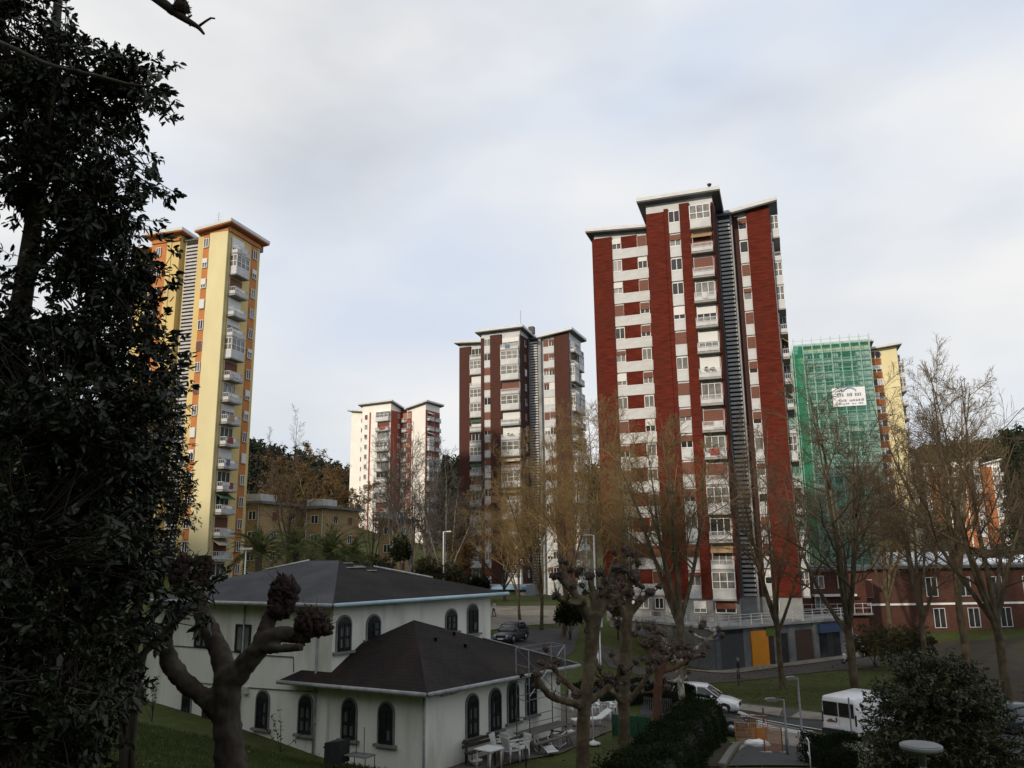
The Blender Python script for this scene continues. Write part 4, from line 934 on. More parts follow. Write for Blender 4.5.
def pollard(name, label, Y, base, limbs, fists, m, vox, knob, fm=fist_m, twigs=0, cat='pollarded tree', sprig=6, side=0):
    """limbs: lists of (px, py, dY, radius in px); fists: (px, py, dY, rx, ry)"""
    g_ = at(*base, Y); root = thing(name, label, cat, (g_.x, Y, h(g_.x, Y)-.1)); O_ = np.array(root.location); sc = at(600, 500, Y).y/F
    def W_(q): return np.array(at(q[0], q[1], Y+q[2])) - O_
    if side:   # small crooked side limbs, each ending in a knuckle of its own
        g2 = random.Random(base[0]); fists = list(fists); new = []
        for L in limbs:
            for _ in range(side):
                k = g2.randrange(max(1, len(L)//2), len(L)); q = L[k]; a = g2.uniform(R(-20), R(200)); ln = g2.uniform(9, 20); s = g2.uniform(.5,.9)
                m1 = (q[0]+math.cos(a)*ln*.5+g2.uniform(-2,2), q[1]-math.sin(a)*ln*.5, q[2]+g2.uniform(-.5,.5), 1.5*s+.3); m2 = (q[0]+math.cos(a)*ln, q[1]-math.sin(a)*ln-3, m1[2]+g2.uniform(-.4,.4), 1.1*s+.3)
                new.append([(q[0], q[1], q[2], 1.9*s+.3), m1, m2]); r_ = g2.uniform(2.0, 5.0); fists.append((m2[0], m2[1]-1, m2[2], r_, r_*g2.uniform(.8,1.3)))
        limbs = list(limbs) + new
    mb = MB()
    for L in limbs:
        pts = [np.array([*W_(q), q[3]*Y/F/.98]) for q in L]; sp = smooth_path(pts)
        mb.tube([p[:3] for p in sp], [max(p[3], .015) for p in sp], m, 10)
    remeshed(mb, 'trunk', m, vox, root)
    rng = random.Random(len(label)); 
    for i, fq in enumerate(fists):
        c = W_(fq); rx, ry = fq[3]*Y/F*(.58 if side else .82)*rng.uniform(.8,1.15), fq[4]*Y/F*(.58 if side else .85)*rng.uniform(.8,1.2); fb = MB(); fb.blob(c, (rx*.8, rx*.75, ry*.8), fm, i, .12, 10, 8)
        n = int(60*((rx+ry)/2/knob)**2/8)
        for k in range(max(14, n)):
            v = Vector((rng.gauss(0,1), rng.gauss(0,1), rng.gauss(0,1))).normalized(); q = (c[0]+v.x*rx*.82, c[1]+v.y*rx*.8, c[2]+v.z*ry*.82)
            kk = knob*rng.uniform(.4, 1.3); fb.blob(q, (kk*rng.uniform(.7,1.5), kk*rng.uniform(.7,1.5), kk*rng.uniform(.7,1.7)), fm if rng.random() < .7 or fm is fist_m else fist_l, k, .42, 6, 4)
            if rng.random() < .22:
                e = [q[j] + (v[j] + (.35 if j == 2 else 0) + rng.gauss(0,.35))*knob*rng.uniform(.8, 1.8) for j in range(3)]; fb.tube([q, e], [knob*rng.uniform(.35,.7), knob*.22], fm if rng.random() < .6 or fm is fist_m else fist_l, 5)
        for k in range(sprig):
            v = Vector((rng.gauss(0,.6), rng.gauss(0,.6), abs(rng.gauss(0,1)))).normalized(); s = Vector(c)+Vector((v.x*rx, v.y*rx, v.z*ry))*.8
            e = s + v*knob*rng.uniform(2.5, 6); fb.tube([s, (s+e)/2+Vector((rng.uniform(-1,1),0,1))*knob*.3, e], [knob*.14, knob*.1, knob*.05], twig_brown, 4)
        fb.build('knuckle', root)
    return root
pollard('pollard_tree', 'thick pollarded tree with knobbly dark knuckles in the foreground before the white house', 10.5, (232, 800),
    [[(234,830,0,19),(231,768,0,15),(227,720,0,12.5),(226,690,0,12),(228,668,0,10.5)],
     [(218,712,0,9),(200,694,-.1,8.6),(180,678,-.2,8.2),(167,654,-.3,8),(165,634,-.35,7.4),(176,612,-.4,7)],
     [(228,680,0,11),(220,654,.1,10),(208,626,.2,8.6),(199,602,.3,8),(193,588,.3,8)],
     [(230,684,0,11),(246,664,-.1,10),(260,648,-.2,9.3),(274,636,-.25,8),(290,635,-.3,7.2),(304,634,-.35,7.6)],
     [(258,650,-.2,7),(265,630,-.1,7),(272,612,0,7),(280,602,0,8)],
     [(264,650,-.25,5),(280,648,-.45,4.4),(302,648,-.6,3.8)]],
    [(190,582,.3,25,22),(184,570,.3,17,15),(202,568,.3,13,15),(284,592,0,16,19),(281,607,0,15,13),(312,622,-.35,19,17),(303,634,-.35,12,10),(322,628,-.35,9,8)], bark_dark, .03, .036)
pollard('pollard_tree', 'tall pollarded plane beside the metal scaffold frame, with low side limbs and clustered knuckles', 31, (585, 772),
    [[(584,790,0,7.5),(583,750,0,6.5),(584,712,0,6.2),(588,680,0,6.2),(591,650,0,6.6),(593,625,0,7.5),(594,612,0,8)],
     [(584,706,0,4.5),(570,702,-.4,3.8),(552,697,-.7,3.4),(542,686,-1,3.2),(536,676,-1,3)],
     [(585,704,0,4),(600,694,.3,3.5),(614,682,.5,3),(622,672,.5,2.6)],
     [(586,700,0,4),(572,688,.4,3.2),(560,676,.5,2.8),(552,668,.5,2.4)],
     [(592,622,0,6),(580,604,-.2,4.8),(572,590,-.3,4),(560,578,-.3,3)],
     [(595,618,0,6),(606,600,.2,4.8),(608,585,.2,4),(618,570,.2,3.2)],
     [(594,616,0,5),(594,596,.1,3.6),(590,580,.1,3)], [(606,600,.2,3.5),(622,594,.3,3),(634,580,.3,2.4)], [(580,604,-.2,3.2),(566,602,-.3,2.6),(556,598,-.3,2.2)]],
    [(536,674,-1,7,6),(622,670,.5,9,8),(612,680,.5,6,6),(552,666,.5,7,6),(560,576,-.3,8,7),(572,586,-.3,7,7),(618,568,.2,9,8),(608,582,.2,7,7),(590,576,.1,8,7),(634,577,.3,8,8),(556,596,-.3,6,6),(600,572,.1,6,6),(576,696,0,6,5)], bark_plane, .06, .06, fist_l, side=4, sprig=12)
pollard('pollard_tree', 'pollarded plane with a straight greenish trunk in mid garden, left of the hedge', 36, (625, 745),
    [[(624,752,0,5.6),(624,720,0,5.3),(624,700,0,5.4),(625,670,.1,5.6),(626,640,.2,5.4),(628,612,.2,5)],
     [(624,704,0,3.4),(614,694,-.3,2.8),(606,680,-.4,2.4)], [(626,704,0,3.4),(638,690,-.3,2.8),(650,672,-.4,2.5),(658,662,-.4,2.2)],
     [(627,618,.2,4),(618,602,.1,3),(612,592,.1,2.6)], [(628,616,.2,4),(640,602,.2,3),(650,594,.2,2.4)], [(628,614,.2,3.5),(629,596,.2,2.6)]],
    [(606,678,-.4,6,6),(658,660,-.4,7,7),(650,670,-.4,5,5),(612,590,.1,7,7),(650,592,.2,7,7),(629,592,.2,8,7),(640,600,.2,6,5),(620,604,.1,6,5)], bark_plane, .06, .062, fist_l, side=4, sprig=12)
pollard('pollard_tree', 'short pollarded tree with a reddish trunk between the green mesh fence and the hedge', 42, (656, 728),
    [[(656,734,0,4.4),(657,710,0,4.1),(658,690,0,4),(659,668,0,4)], [(659,676,0,3.4),(652,658,0,2.8),(646,646,0,2.3)], [(659,672,0,3.4),(668,656,0,2.8),(676,648,0,2.2)], [(659,670,0,3),(660,652,.1,2.2)], [(660,672,0,2.6),(676,668,.1,2.2),(690,658,.1,2)]],
    [(646,644,0,6,6),(676,646,0,6,6),(660,648,.1,6,5),(652,656,0,5,5),(690,656,.1,5,5),(670,657,0,5,4)], bark_red, .07, .065, fist_l, side=4, sprig=12)
pollard('pollard_tree', 'slender pollarded tree with a pale peeling trunk right behind the hedge top', 46, (682, 716),
    [[(682,722,0,3.6),(682,700,0,3.4),(680,680,0,3.3),(678,660,0,3.2)], [(679,668,0,2.6),(692,652,0,2.2),(708,640,0,1.8),(718,630,0,1.5)], [(678,664,0,2.6),(668,648,0,2),(664,636,0,1.6)]],
    [(664,634,0,5,5),(718,629,0,4,4),(692,650,0,4,4),(678,656,0,5,4)], M('peeling_bark', (.15,.13,.10), (.42,.39,.33), (4,4,2.5), .95, lo=.5, hi=.6), .07, .062, fist_l, side=4, sprig=12)
# ------------------------------------------------------------------ leafy plants close to the camera
leaf_dark = M('magnolia_leaf', (.010,.015,.007), (.020,.027,.011), (2,2,2), .38, spec=.35, transl=.10)
leaf_mid = M('glossy_leaf', (.022,.030,.010), (.055,.062,.022), (1.5,1.5,1.5), .42, spec=.4, transl=.12, c3=(.075,.075,.03), s3=2.5)
leaf_fine = M('fine_leaf', (.014,.020,.010), (.03,.036,.02), (2,2,2), .5, transl=.12)
hedge_m = M('hedge_leaf', (.008,.014,.005), (.018,.027,.009), (1.2,1.2,1.2), .9, spec=.08, transl=.1)
def ell(px, py, rx, ry, Y, rd=None):
    c = np.array(at(px, py, Y)); k = Y/F; return c, np.array([rx*k, (rd if rd else (rx+ry)/2)*k, ry*k])
def foliage(els, ncl, nleaf, size, wd, seed, up=.2, fine=False, spread=.75, shell=.55, wts=None, droop=.15, out=0, clump=0, cs=.14):
    """leaf rosettes scattered through ellipsoids; returns leaf mesh arrays and twig tubes"""
    rng = np.random.default_rng(seed); vol = np.array([e[1][0]*e[1][2] for e in els]) if wts is None else np.array(wts, float)
    pick = rng.choice(len(els), ncl, p=vol/vol.sum()); c = np.array([e[0] for e in els])[pick]; r = np.array([e[1] for e in els])[pick]
    d = balls(ncl, rng); rad = (shell + (1-shell)*rng.random(ncl)**.6)*rng.choice([1,1,1,.5], ncl)*(1+np.abs(rng.normal(size=ncl))*out); P = c + d*r*rad[:,None]
    if clump: i = rng.integers(0, clump, ncl); P = P[i] + rng.normal(size=(ncl,3))*cs; d = d[i]; c = c[i]; r = r[i]; rad = rad[i]
    ax = unit_(d + rng.normal(size=(ncl,3))*.5 + np.array([0,0,up]))
    B0 = c + d*r*rad[:,None]*.35 + rng.normal(size=(ncl,3))*.08
    mid = (B0+P)/2 + rng.normal(size=(ncl,3))*.04; tw = np.stack([B0, mid, P, P+ax*size*.6], 1); tr = np.tile(np.array([.012,.008,.005,.003]), (ncl,1))*size/.13
    LP = np.repeat(P, nleaf, 0) + np.repeat(ax, nleaf, 0)*rng.uniform(-.9,.7,(ncl*nleaf,1))*size + rng.normal(size=(ncl*nleaf,3))*size*.18
    D = np.repeat(ax, nleaf, 0) + balls(ncl*nleaf, rng)*spread*1.4; D[:,2] -= droop
    L = rng.uniform(.45, 1.3, ncl*nleaf)*size
    return leafmesh(LP, D, L, wd, rng=rng, fine=fine, droop=droop), tubes(tw, tr, 4)
mag_l = [ell(*e) for e in ((25,105,100,95,8),(105,150,70,58,8),(0,15,78,55,8),(60,50,55,45,7.6),(85,335,84,70,8.2),(138,265,28,38,8),(-10,330,80,62,8),(70,430,95,95,7.8),(125,395,46,60,8.1),(20,560,140,120,7.6),
     (70,520,70,70,8.4),(196,604,21,18,8),(75,655,85,85,7.6),(5,735,85,75,7.4),(122,560,30,60,8),(-120,100,160,160,8.5),(-140,420,170,200,8.5),(-120,700,150,150,8.2),(55,700,70,70,7.2),(120,90,50,50,8.2),(60,175,75,38,8.1),(138,390,38,40,7.9),(120,290,70,45,8.3),(105,620,48,50,8.2),(135,330,40,48,8.0),(30,400,70,60,7.9),(110,480,60,60,8.2),(102,215,50,34,8.1),(75,262,60,26,8.1),(15,190,40,22,8.2))]
wts = [e[1][0]*e[1][2] for e in mag_l]; wts[11] *= 3; wts[15:18] = [w_*.3 for w_ in wts[15:18]]; wts[-3:] = [w_*2.2 for w_ in wts[-3:]]
tb = gxy(-55, 8.3)
mg = thing('magnolia_tree', 'tall dark glossy leaved magnolia filling the left edge of the photo', 'tree', (tb.x, tb.y, tb.z-.1)); OM = np.array(mg.location)
(Vl, Tl), tw_ = foliage(mag_l, 5600, 12, .092, .45, 21, fine=True, wts=wts, shell=.25, out=.10, clump=640, cs=.13)
link('foliage', npmesh('foliage', Vl-OM, Tl, leaf_dark, True), mg)
link('twigs', npmesh('twigs', tw_[0]-OM, tw_[1], bark_dark), mg)
mb = MB(); zt_ = 17.0
trunk_p = [(0,0,-.2),(.1,0,2),(.05,.05,4.5),(.15,0,7),(.1,0,zt_-OM[2])]
sp = smooth_path(trunk_p); mb.tube(sp, list(np.linspace(.2,.04,len(sp))), bark_dark, 10)
for k, (c, r) in enumerate(mag_l[:15]):
    q = c-OM; zb_ = max(.8, q[2]-1.2-.15*k % .7); s = np.array([.08,.02,zb_]); m_ = (s+q)/2 + np.array([0,0,-.25]); sp = smooth_path([s, m_, q]); mb.tube(sp, list(np.linspace(.075,.022,len(sp))), bark_dark, 6)
mb.build('trunk', mg)
bud_m = M('furry_bud', (.10,.095,.075), (.16,.15,.12), (20,20,20), .9)
br = MB(); P_ = [np.array(at(px, py, Y))-OM for px, py, Y in ((-60,20,6.5),(0,42,5.6),(48,64,5.2),(98,76,5.0),(128,84,4.95),(148,86,4.9),(157,80,4.9))]
sp = smooth_path(P_); br.tube(sp, list(np.linspace(.017,.007,len(sp))), bark_dark, 7); bo = br.build('branch', mg)
def bud(px, py, Y, L, w_, tilt, par):
    b = MB(); b.lathe([(.002,0),(w_*.8,L*.2),(w_,L*.45),(w_*.7,L*.75),(.002,L)], bud_m, (0,0,0), 10)
    c, s = math.cos(tilt), math.sin(tilt); b.xf(lambda v: Vector((v.x*c+v.z*s, v.y, -v.x*s+v.z*c))); b.build('bud', par, np.array(at(px, py, Y))-OM)
bud(157,82,4.9,.075,.018,.25,bo); bud(148,85,4.9,.05,.013,-.05,bo); bud(152,86,4.9,.04,.01,.5,bo); bud(103,78,5,.05,.012,.4,bo)
(Vb, Tb), _ = foliage([ell(155,98,12,9,4.95), ell(166,108,8,5,4.95), ell(70,72,12,8,5.1)], 14, 5, .075, .42, 8, fine=True)
link('foliage', npmesh('foliage', Vb-OM, Tb, leaf_dark, True), bo)
br = MB(); P_ = [np.array(at(px, py, Y))-OM for px, py, Y in ((-260,-330,7.5),(-60,-170,5.4),(110,-38,4.2),(162,2,4.0),(176,13,4.0),(190,22,4.0),(198,27,4.0),(204,34,4.0))]
sp = smooth_path(P_); br.tube(sp, list(np.linspace(.045,.007,len(sp))), bark_dark, 7)
for a in (((199,26),(206,21),(211,18),(215,18.5)),((168,7),(168,12),(172,15)),((190,22),(190,26)),((186,19),(192,15))):
    q = [np.array(at(*p, 4.0))-OM for p in a]; br.tube(q, list(np.linspace(.008,.005,len(q))), bark_dark, 6)
bo2 = br.build('branch', mg)
sb_ = MB(); c = np.array(at(182, 7, 4.0))-OM; sb_.blob(c, .042, bark_dark, 3, .12, 12, 9); rr_ = random.Random(3)
for k in range(70):
    v = Vector((rr_.gauss(0,1), rr_.gauss(0,1), rr_.gauss(0,1))).normalized(); sb_.tube([Vector(c)+v*.035, Vector(c)+v*.056], [.005,.002], bark_dark, 4)
sb_.build('seed_head', bo2)
# finer leaved evergreen behind it, and low dark shrubs in the corner
def bush(name, label, els, ncl, nl, size, wd, seed, m_, Y, px, cat='shrub', up=.2, shell=.55, fine=False, stem=True):
    g_ = gxy(px, Y); o = thing(name, label, cat, (g_.x, g_.y, g_.z-.05)); O_ = np.array(o.location)
    (V, T), tw__ = foliage(els, ncl, nl, size, wd, seed, up, fine, shell=shell)
    link('foliage', npmesh('foliage', V-O_, T, m_, fine), o); link('twigs', npmesh('twigs', tw__[0]-O_, tw__[1], bark_dark), o)
    if stem:
        mb = MB()
        for k, (c, r) in enumerate(els):
            q = c-O_; sp = smooth_path([(.05*k % .2, 0, -.1), (q[0]*.3, q[1]*.3, q[2]*.45), q]); mb.tube(sp, list(np.linspace(.09 if k == 0 else .05, .015, len(sp))), bark_dark, 6)
        mb.build('stem', o)
    return o
bush('evergreen_tree', 'fine leaved grey green evergreen between the dark magnolia and the yellow tower', [ell(150,470,42,60,13),(ell(165,420,22,50,13)),ell(140,545,40,45,13),ell(178,505,20,40,13),ell(168,560,25,25,13),ell(100,450,60,80,13)], 1500, 12, .085, .26, 4, leaf_fine, 13, 120, 'tree', up=-.3, shell=.3)
bush('evergreen_shrub', 'low dark evergreen shrub in the bottom left corner on the grass', [ell(40,745,55,35,9.5),ell(-20,720,60,60,9.2),ell(-5,770,80,40,8.8),ell(100,690,40,40,9.8)], 700, 12, .10, .4, 5, leaf_dark, 9.5, 30)
bush('magnolia_shrub', 'broad glossy leaved evergreen in the bottom right, behind the round lamp head', [ell(*e) for e in ((930,722,62,50,17),(913,690,36,38,17.2),(955,700,44,40,17.2),(975,745,48,42,16.8),(888,752,26,30,17),(935,668,26,20,17.3),(898,770,38,35,16.5),(940,785,70,45,16.5),(1000,770,40,30,16.8),(965,672,18,12,17.3))], 2300, 11, .105, .42, 9, leaf_mid, 17, 930, fine=False)
# hedges
def hedge(name, label, a, b, wd, ht0, ht1, n, size, seed, m_=hedge_m, rnd_=.35, cat='hedge'):
    a, b = Vector(a), Vector(b); d = b-a; L = Vector((d.x,d.y)).length; g = np.random.default_rng(seed); ang = math.atan2(d.y, d.x)
    o = thing(name, label, cat, (a.x, a.y, a.z), ang); dz = b.z-a.z
    u = g.random(n)*L; side = g.choice([0,1,2,3], n, p=[.36,.28,.28,.08]); v = (g.random(n)-.5)*wd; w_ = g.random(n)
    H = ht0+(ht1-ht0)*u/L; 
    z = np.where(side == 0, H, w_*H); v = np.where(side == 1, -wd/2, np.where(side == 2, wd/2, v)); u = np.where(side == 3, np.where(g.random(n) < .5, 0, L), u); v = np.where(side == 3, (g.random(n)-.5)*wd, v)
    k = np.clip((z/H-.55)/.45, 0, 1)**2; v = v*(1-k*rnd_); z = z - (np.abs(v)/(wd/2))**4*.12
    bump = .10*np.sin(u*2.1+seed)+.07*np.sin(v*4+u*1.3); z += bump*(z/H); v += bump*.6*np.sign(v)
    C_ = np.stack([u, v, z+dz*u/L], -1) + g.normal(size=(n,3))*.06; D = g.normal(size=(n,3))+np.stack([0*u, v*.8, z*.5], -1)
    V, T = leafmesh(C_, D, g.uniform(.6,1.3,n)*size, .55, rng=g)
    link('foliage', npmesh('foliage', V, T, m_, False), o)
    core = MB(); core.prism([(.15,-wd/2+.2),(L-.15,-wd/2+.2),(L-.15,wd/2-.2),(.15,wd/2-.2)], [-.3,dz-.3,dz-.3,-.3], [ht0-.35,ht1-.35+dz,ht1-.35+dz,ht0-.35], M('hedge_inside', (.008,.010,.005), (.012,.012,.007)))
    core.build('dark_core', o); return o  # solid dark box standing for the shade inside the leaves
e0, e1 = Vector((2.9, 23, h(2.9, 23)-.3)), Vector((9.3, 42.2, h(9.3, 42.2)))
hedge('clipped_hedge', 'long dark clipped hedge running from the bottom centre towards the white car', e0, e1, 2.0, 1.2, 1.75, 42000, .085, 2)
q = gxy(832, 33.5); hedge('clipped_bush', 'square clipped dark bush at the bottom edge beside the two grey lamp posts', q+Vector((-.85,0,0)), q+Vector((.95,.25,0)), 1.7, 1.1, 1.05, 11000, .075, 3)
q = ong(575, 706); q2 = ong(648, 700); hedge('clipped_hedge', 'low dark hedge behind the white garden chairs', q, q2, 1.0, 1.1, 1.2, 8000, .11, 4)
q = ong(655, 712); q2 = ong(692, 712); hedge('clipped_hedge', 'dark hedge behind the railing next to the reddish pollarded tree', q, q2, 1.2, 1.5, 1.6, 7000, .11, 5)
# palms
palm_m = M('palm_frond', (.085,.105,.025), (.15,.165,.06), (1,1,1), .6, spec=.3, transl=.15); palm_bark = M('palm_trunk', (.06,.045,.03), (.09,.07,.045), (3,3,12), .95)
def palm(label, px, Y, cy, seed, rad=2.7, nf=44):
    rng = np.random.default_rng(seed); g_ = gxy(px, Y); zc = at(px, cy, Y).z; o = thing('palm_tree', label, 'palm', g_, 0, 'palms behind the white house'); hz = zc-g_.z
    mb = MB(); mb.tube([(0,0,-.2),(0.05,0,hz*.5),(0,0,hz)], [.3,.24,.26], palm_bark, 10); mb.build('trunk', o)
    a = rng.uniform(0, 2*np.pi, nf); e = rng.uniform(-.25, 1.35, nf); P = np.zeros((nf,9,3)); P[:,0,2] = hz
    d = np.stack([np.cos(a)*np.cos(e), np.sin(a)*np.cos(e), np.sin(e)], -1)
    for j in range(1, 9):
        P[:,j] = P[:,j-1] + d*rad*rng.uniform(.95,1.1)/8; d[:,2] -= .19; d = unit_(d)
    Vt, Qt = tubes(P, np.tile(np.linspace(.03,.006,9), (nf,1)), 4)
    fr = link('fronds', npmesh('fronds', Vt, Qt, palm_m), o)
    t = rng.random((nf,64))*7.6+.4; i = t.astype(int); u = (t-i)[...,None]; ar = np.arange(nf)[:,None]; b = P[ar,i]*(1-u)+P[ar,np.minimum(i+1,8)]*u; T = unit_(P[ar,np.minimum(i+1,8)]-P[ar,i]); S_ = unit_(np.cross(T, np.array([0,0,1.]))); sg = rng.choice([-1,1], (nf,64))[...,None]
    D = T*.8 + S_*sg*.8; D[...,2] += .2; LL = (.75-.42*np.abs(t/8-.35))*.85
    V, T_ = leafmesh(b.reshape(-1,3), D.reshape(-1,3), LL.reshape(-1), .07, rng=rng); link('leaflets', npmesh('leaflets', V, T_, palm_m, False), o)
palm('leftmost palm behind the grey roof, beside the yellow tower', 255, 62, 553, 1); palm('second palm from the left behind the white house roof', 293, 66, 549, 2, 2.6)
palm('palm showing over the ridge end of the white house roof', 327, 62, 554, 3, 2.6); palm('rightmost small palm behind the dark slope of the white house roof', 347, 66, 557, 4, 2.4)
# rounded shrubs and undergrowth
scrub = M('brown_scrub_leaf', (.06,.048,.02), (.035,.04,.015), (.7,.7,.7), .9)
def round_bush(label, px, Y, py, rx, ry, seed, m_=hedge_m, size=.22, n=420, cat='shrub', nm='round_shrub'):
    return bush(nm, label, [ell(px, py, rx, ry, Y), ell(px+rx*.5, py+ry*.35, rx*.6, ry*.6, Y), ell(px-rx*.5, py+ry*.4, rx*.6, ry*.6, Y)], n, 10, size, .5, seed, m_, Y, px, cat, shell=.6)
round_bush('dark round evergreen before the smallest tan stone block', 400, 95, 548, 10, 13, 21)
for i, (px, Y, py, rx, ry, m_, lab) in enumerate(((452,88,575,13,14,scrub,'brown scrub left of the brown tower foot, behind the white lamp post'),(478,92,583,12,10,hedge_m,'dark green shrub below the lowest floor of the brown tower'),(375,84,566,20,12,scrub,'brown scrub at the foot of the middle stone block'),(428,82,572,16,14,scrub,'brown scrub under the pale barked trees'),
      (345,92,560,16,12,scrub,'dark brown scrub between the palms and the middle stone block'),(570,78,612,14,12,hedge_m,'green shrub behind the tall pollarded plane'),(875,80,640,26,16,scrub,'brown green shrub left of the brick building'),(912,78,640,22,14,scrub,'shrub before the brick wall above the glossy evergreen'),(618,84,606,8,10,scrub,'brown shrub at the left end of the shop terrace'))):
    round_bush(lab, px, Y, py, rx, ry, 30+i, m_)
# dark conifers at the right
def conifer(label, px, Y, top, seed, wr=.17):
    rng = np.random.default_rng(seed); g_ = gxy(px, Y); H = at(px, top, Y).z-g_.z; o = thing('conifer', label, 'tree', g_); n = 5200
    u = rng.random(n)**.8; a = rng.uniform(0, 2*np.pi, n); lay = .75+.25*np.sin(u*42); r = (1-u)*H*wr*rng.uniform(.45,1,n)*lay+.15; C_ = np.stack([r*np.cos(a), r*np.sin(a), H*(.08+.92*u)], -1); D = np.stack([np.cos(a), np.sin(a), -.35+0*a], -1)+rng.normal(size=(n,3))*.5
    V, T = leafmesh(C_, D, rng.uniform(.5,1.2,n)*.75, .4, rng=rng); link('foliage', npmesh('foliage', V, T, pine_m, False), o); MB().tube([(0,0,-.2),(0,0,H*.9)], [.3,.03], bark_dark, 8).build('trunk', o)
conifer('dark conifer at the right edge beside the orange tower', 1030, 150, 432, 1, .2); conifer('broad dark conifer between the cream and the orange towers', 922, 190, 464, 2, .24); conifer('dark conifer between the stone blocks and the brown tower', 445, 190, 455, 4, .22)
# thin saplings by the house wall
def sapling(label, px, Y, py0, seed):
    g_ = ong(px, py0) if Y is None else gxy(px, Y); o = thing('sapling', label, 'sapling', g_); rng = np.random.default_rng(seed); P = np.stack([np.zeros((5,8)), np.zeros((5,8)), np.linspace(0,1.7,8)[None]*rng.uniform(.6,1,(5,1))], -1); P[...,0] += np.linspace(0,1,8)*rng.normal(size=(5,1))*.4; P[...,1] += np.linspace(0,1,8)*rng.normal(size=(5,1))*.3
    link('stem', npmesh('stem', *tubes(P, np.tile(np.linspace(.014,.005,8),(5,1)), 4), bark_dark), o); q = P[:,3:].reshape(-1,3); i = rng.integers(0,len(q),70); V, T = leafmesh(q[i], rng.normal(size=(70,3)), rng.uniform(.5,1,70)*.16, .5, rng=rng); link('foliage', npmesh('foliage', V, T, leaf_mid, False), o)
sapling('small leafy sapling in front of the house wall right of the foreground pollard', 281, None, 752, 3); sapling('thin grey sapling by the house wall left of the foreground pollard', 152, None, 722, 4)
# grass blades on the nearer slopes
def blades(name, label, n, xr, yr, seed, L=.16):
    g = np.random.default_rng(seed); x = g.uniform(*xr, n); y = g.uniform(*yr, n); keep = np.ones(n, bool); z = hh(x, y); C_ = np.stack([x, y, z-.01], -1); D = g.normal(size=(n,3))*.5; D[:,2] = 1
    hs = MB(); V, T = leafmesh(C_, D, g.uniform(.4,1.3,n)*L, .16, rng=g); o = link(name, npmesh(name, V, T, M('grass_blade', (.035,.055,.012), (.065,.085,.02), (.8,.8,.8), .8, transl=.2), False)); o['kind'] = 'stuff'; o['label'] = label; o['category'] = 'grass'
blades('grass', 'rough grass on the slope in front of the white house', 70000, (-15, -3.2), (13, 33), 1)
blades('grass', 'short grass below the terrace and the hedge', 50000, (-2.5, 8.5), (20, 29.5), 2, .13)
blades('grass', 'lawn grass between the path and the street', 40000, (10, 40), (52, 68), 3, .10)
def litter(name, label, n, xr, yr, seed, sz):
    g = np.random.default_rng(seed); x = g.uniform(*xr, n); y = g.uniform(*yr, n); k = np.sin(x*.7+1)*np.cos(y*.6)+g.normal(size=n)*.6 > .1; x, y = x[k], y[k]; n = len(x)
    C_ = np.stack([x, y, hh(x, y)+.12], -1); D = g.normal(size=(n,3)); D[:,2] *= .12; V, T = leafmesh(C_, D, g.uniform(.5,1.3,n)*sz, .7, rng=g)
    o = link(name, npmesh(name, V, T, M('fallen_leaf', (.10,.06,.025), (.16,.11,.05), (3,3,3), .9), False)); o['kind'] = 'stuff'; o['label'] = label; o['category'] = 'leaf litter'
litter('fallen_leaves', 'dry fallen leaves scattered over the lawn and path before the shops', 6000, (8, 40), (55, 82), 5, .14)
litter('fallen_leaves', 'dry fallen leaves on the grass around the house terrace', 1500, (-12, 9), (15, 42), 6, .10)
# ------------------------------------------------------------------ vehicles
car_glass = M('car_glass', (.012,.013,.015), (.02,.021,.023), (2,2,2), .06, spec=.7)
tyre_m = M('tyre_rubber', (.018,.018,.018), (.026,.026,.026), (8,8,8), .9); rim_m = M('alloy_rim', (.35,.36,.37), (.28,.29,.3), (8,8,8), .35, metal=.7)
lamp_cl = M('headlamp_glass', (.6,.62,.64), (.5,.52,.54), (8,8,8), .1); lamp_rd = M('tail_lamp_red', (.09,.012,.01), (.06,.008,.008), (8,8,8), .2); plate_m = M('number_plate_white', (.7,.7,.68), (.62,.62,.6), (8,8,8), .5)
def paint(n, c): return M('car_paint_'+n, c, tuple(v*.92 for v in c), (3,3,3), .22, spec=.6)
def loft(mb, st, m, capm=None):
    """stations: (x, [(y,z) right half from bottom to top]); mirrored"""
    n = len(st[0][1]); V = []
    for x, pr in st: V += [(x, -y, z) for y, z in pr] + [(x, y, z) for y, z in reversed(pr)]
    k = 2*n; fs = [(i*k+j, (i+1)*k+j, (i+1)*k+(j+1) % k, i*k+(j+1) % k) for i in range(len(st)-1) for j in range(k)]
    fs += [tuple(range(k)), tuple(range((len(st)-1)*k+k-1, (len(st)-1)*k-1, -1))]; mb.add(V, fs, m, True)
def wheel(par, x, y, r, w_=.2):
    b = MB(); b.lathe([(r*.55,-w_/2),(r*.92,-w_/2),(r,-w_/2+.03),(r,w_/2-.03),(r*.92,w_/2),(r*.55,w_/2)], tyre_m, (0,0,0), 20); b.xf(lambda v: Vector((v.x, v.z, v.y+r))); o = b.build('wheel', par, (x, y, 0))
    c = MB(); c.lathe([(r*.6,-w_/2-.012),(r*.6,w_/2+.012)], rim_m, (0,0,0), 14); c.xf(lambda v: Vector((v.x, v.z, v.y+r))); c.build('rim', o)
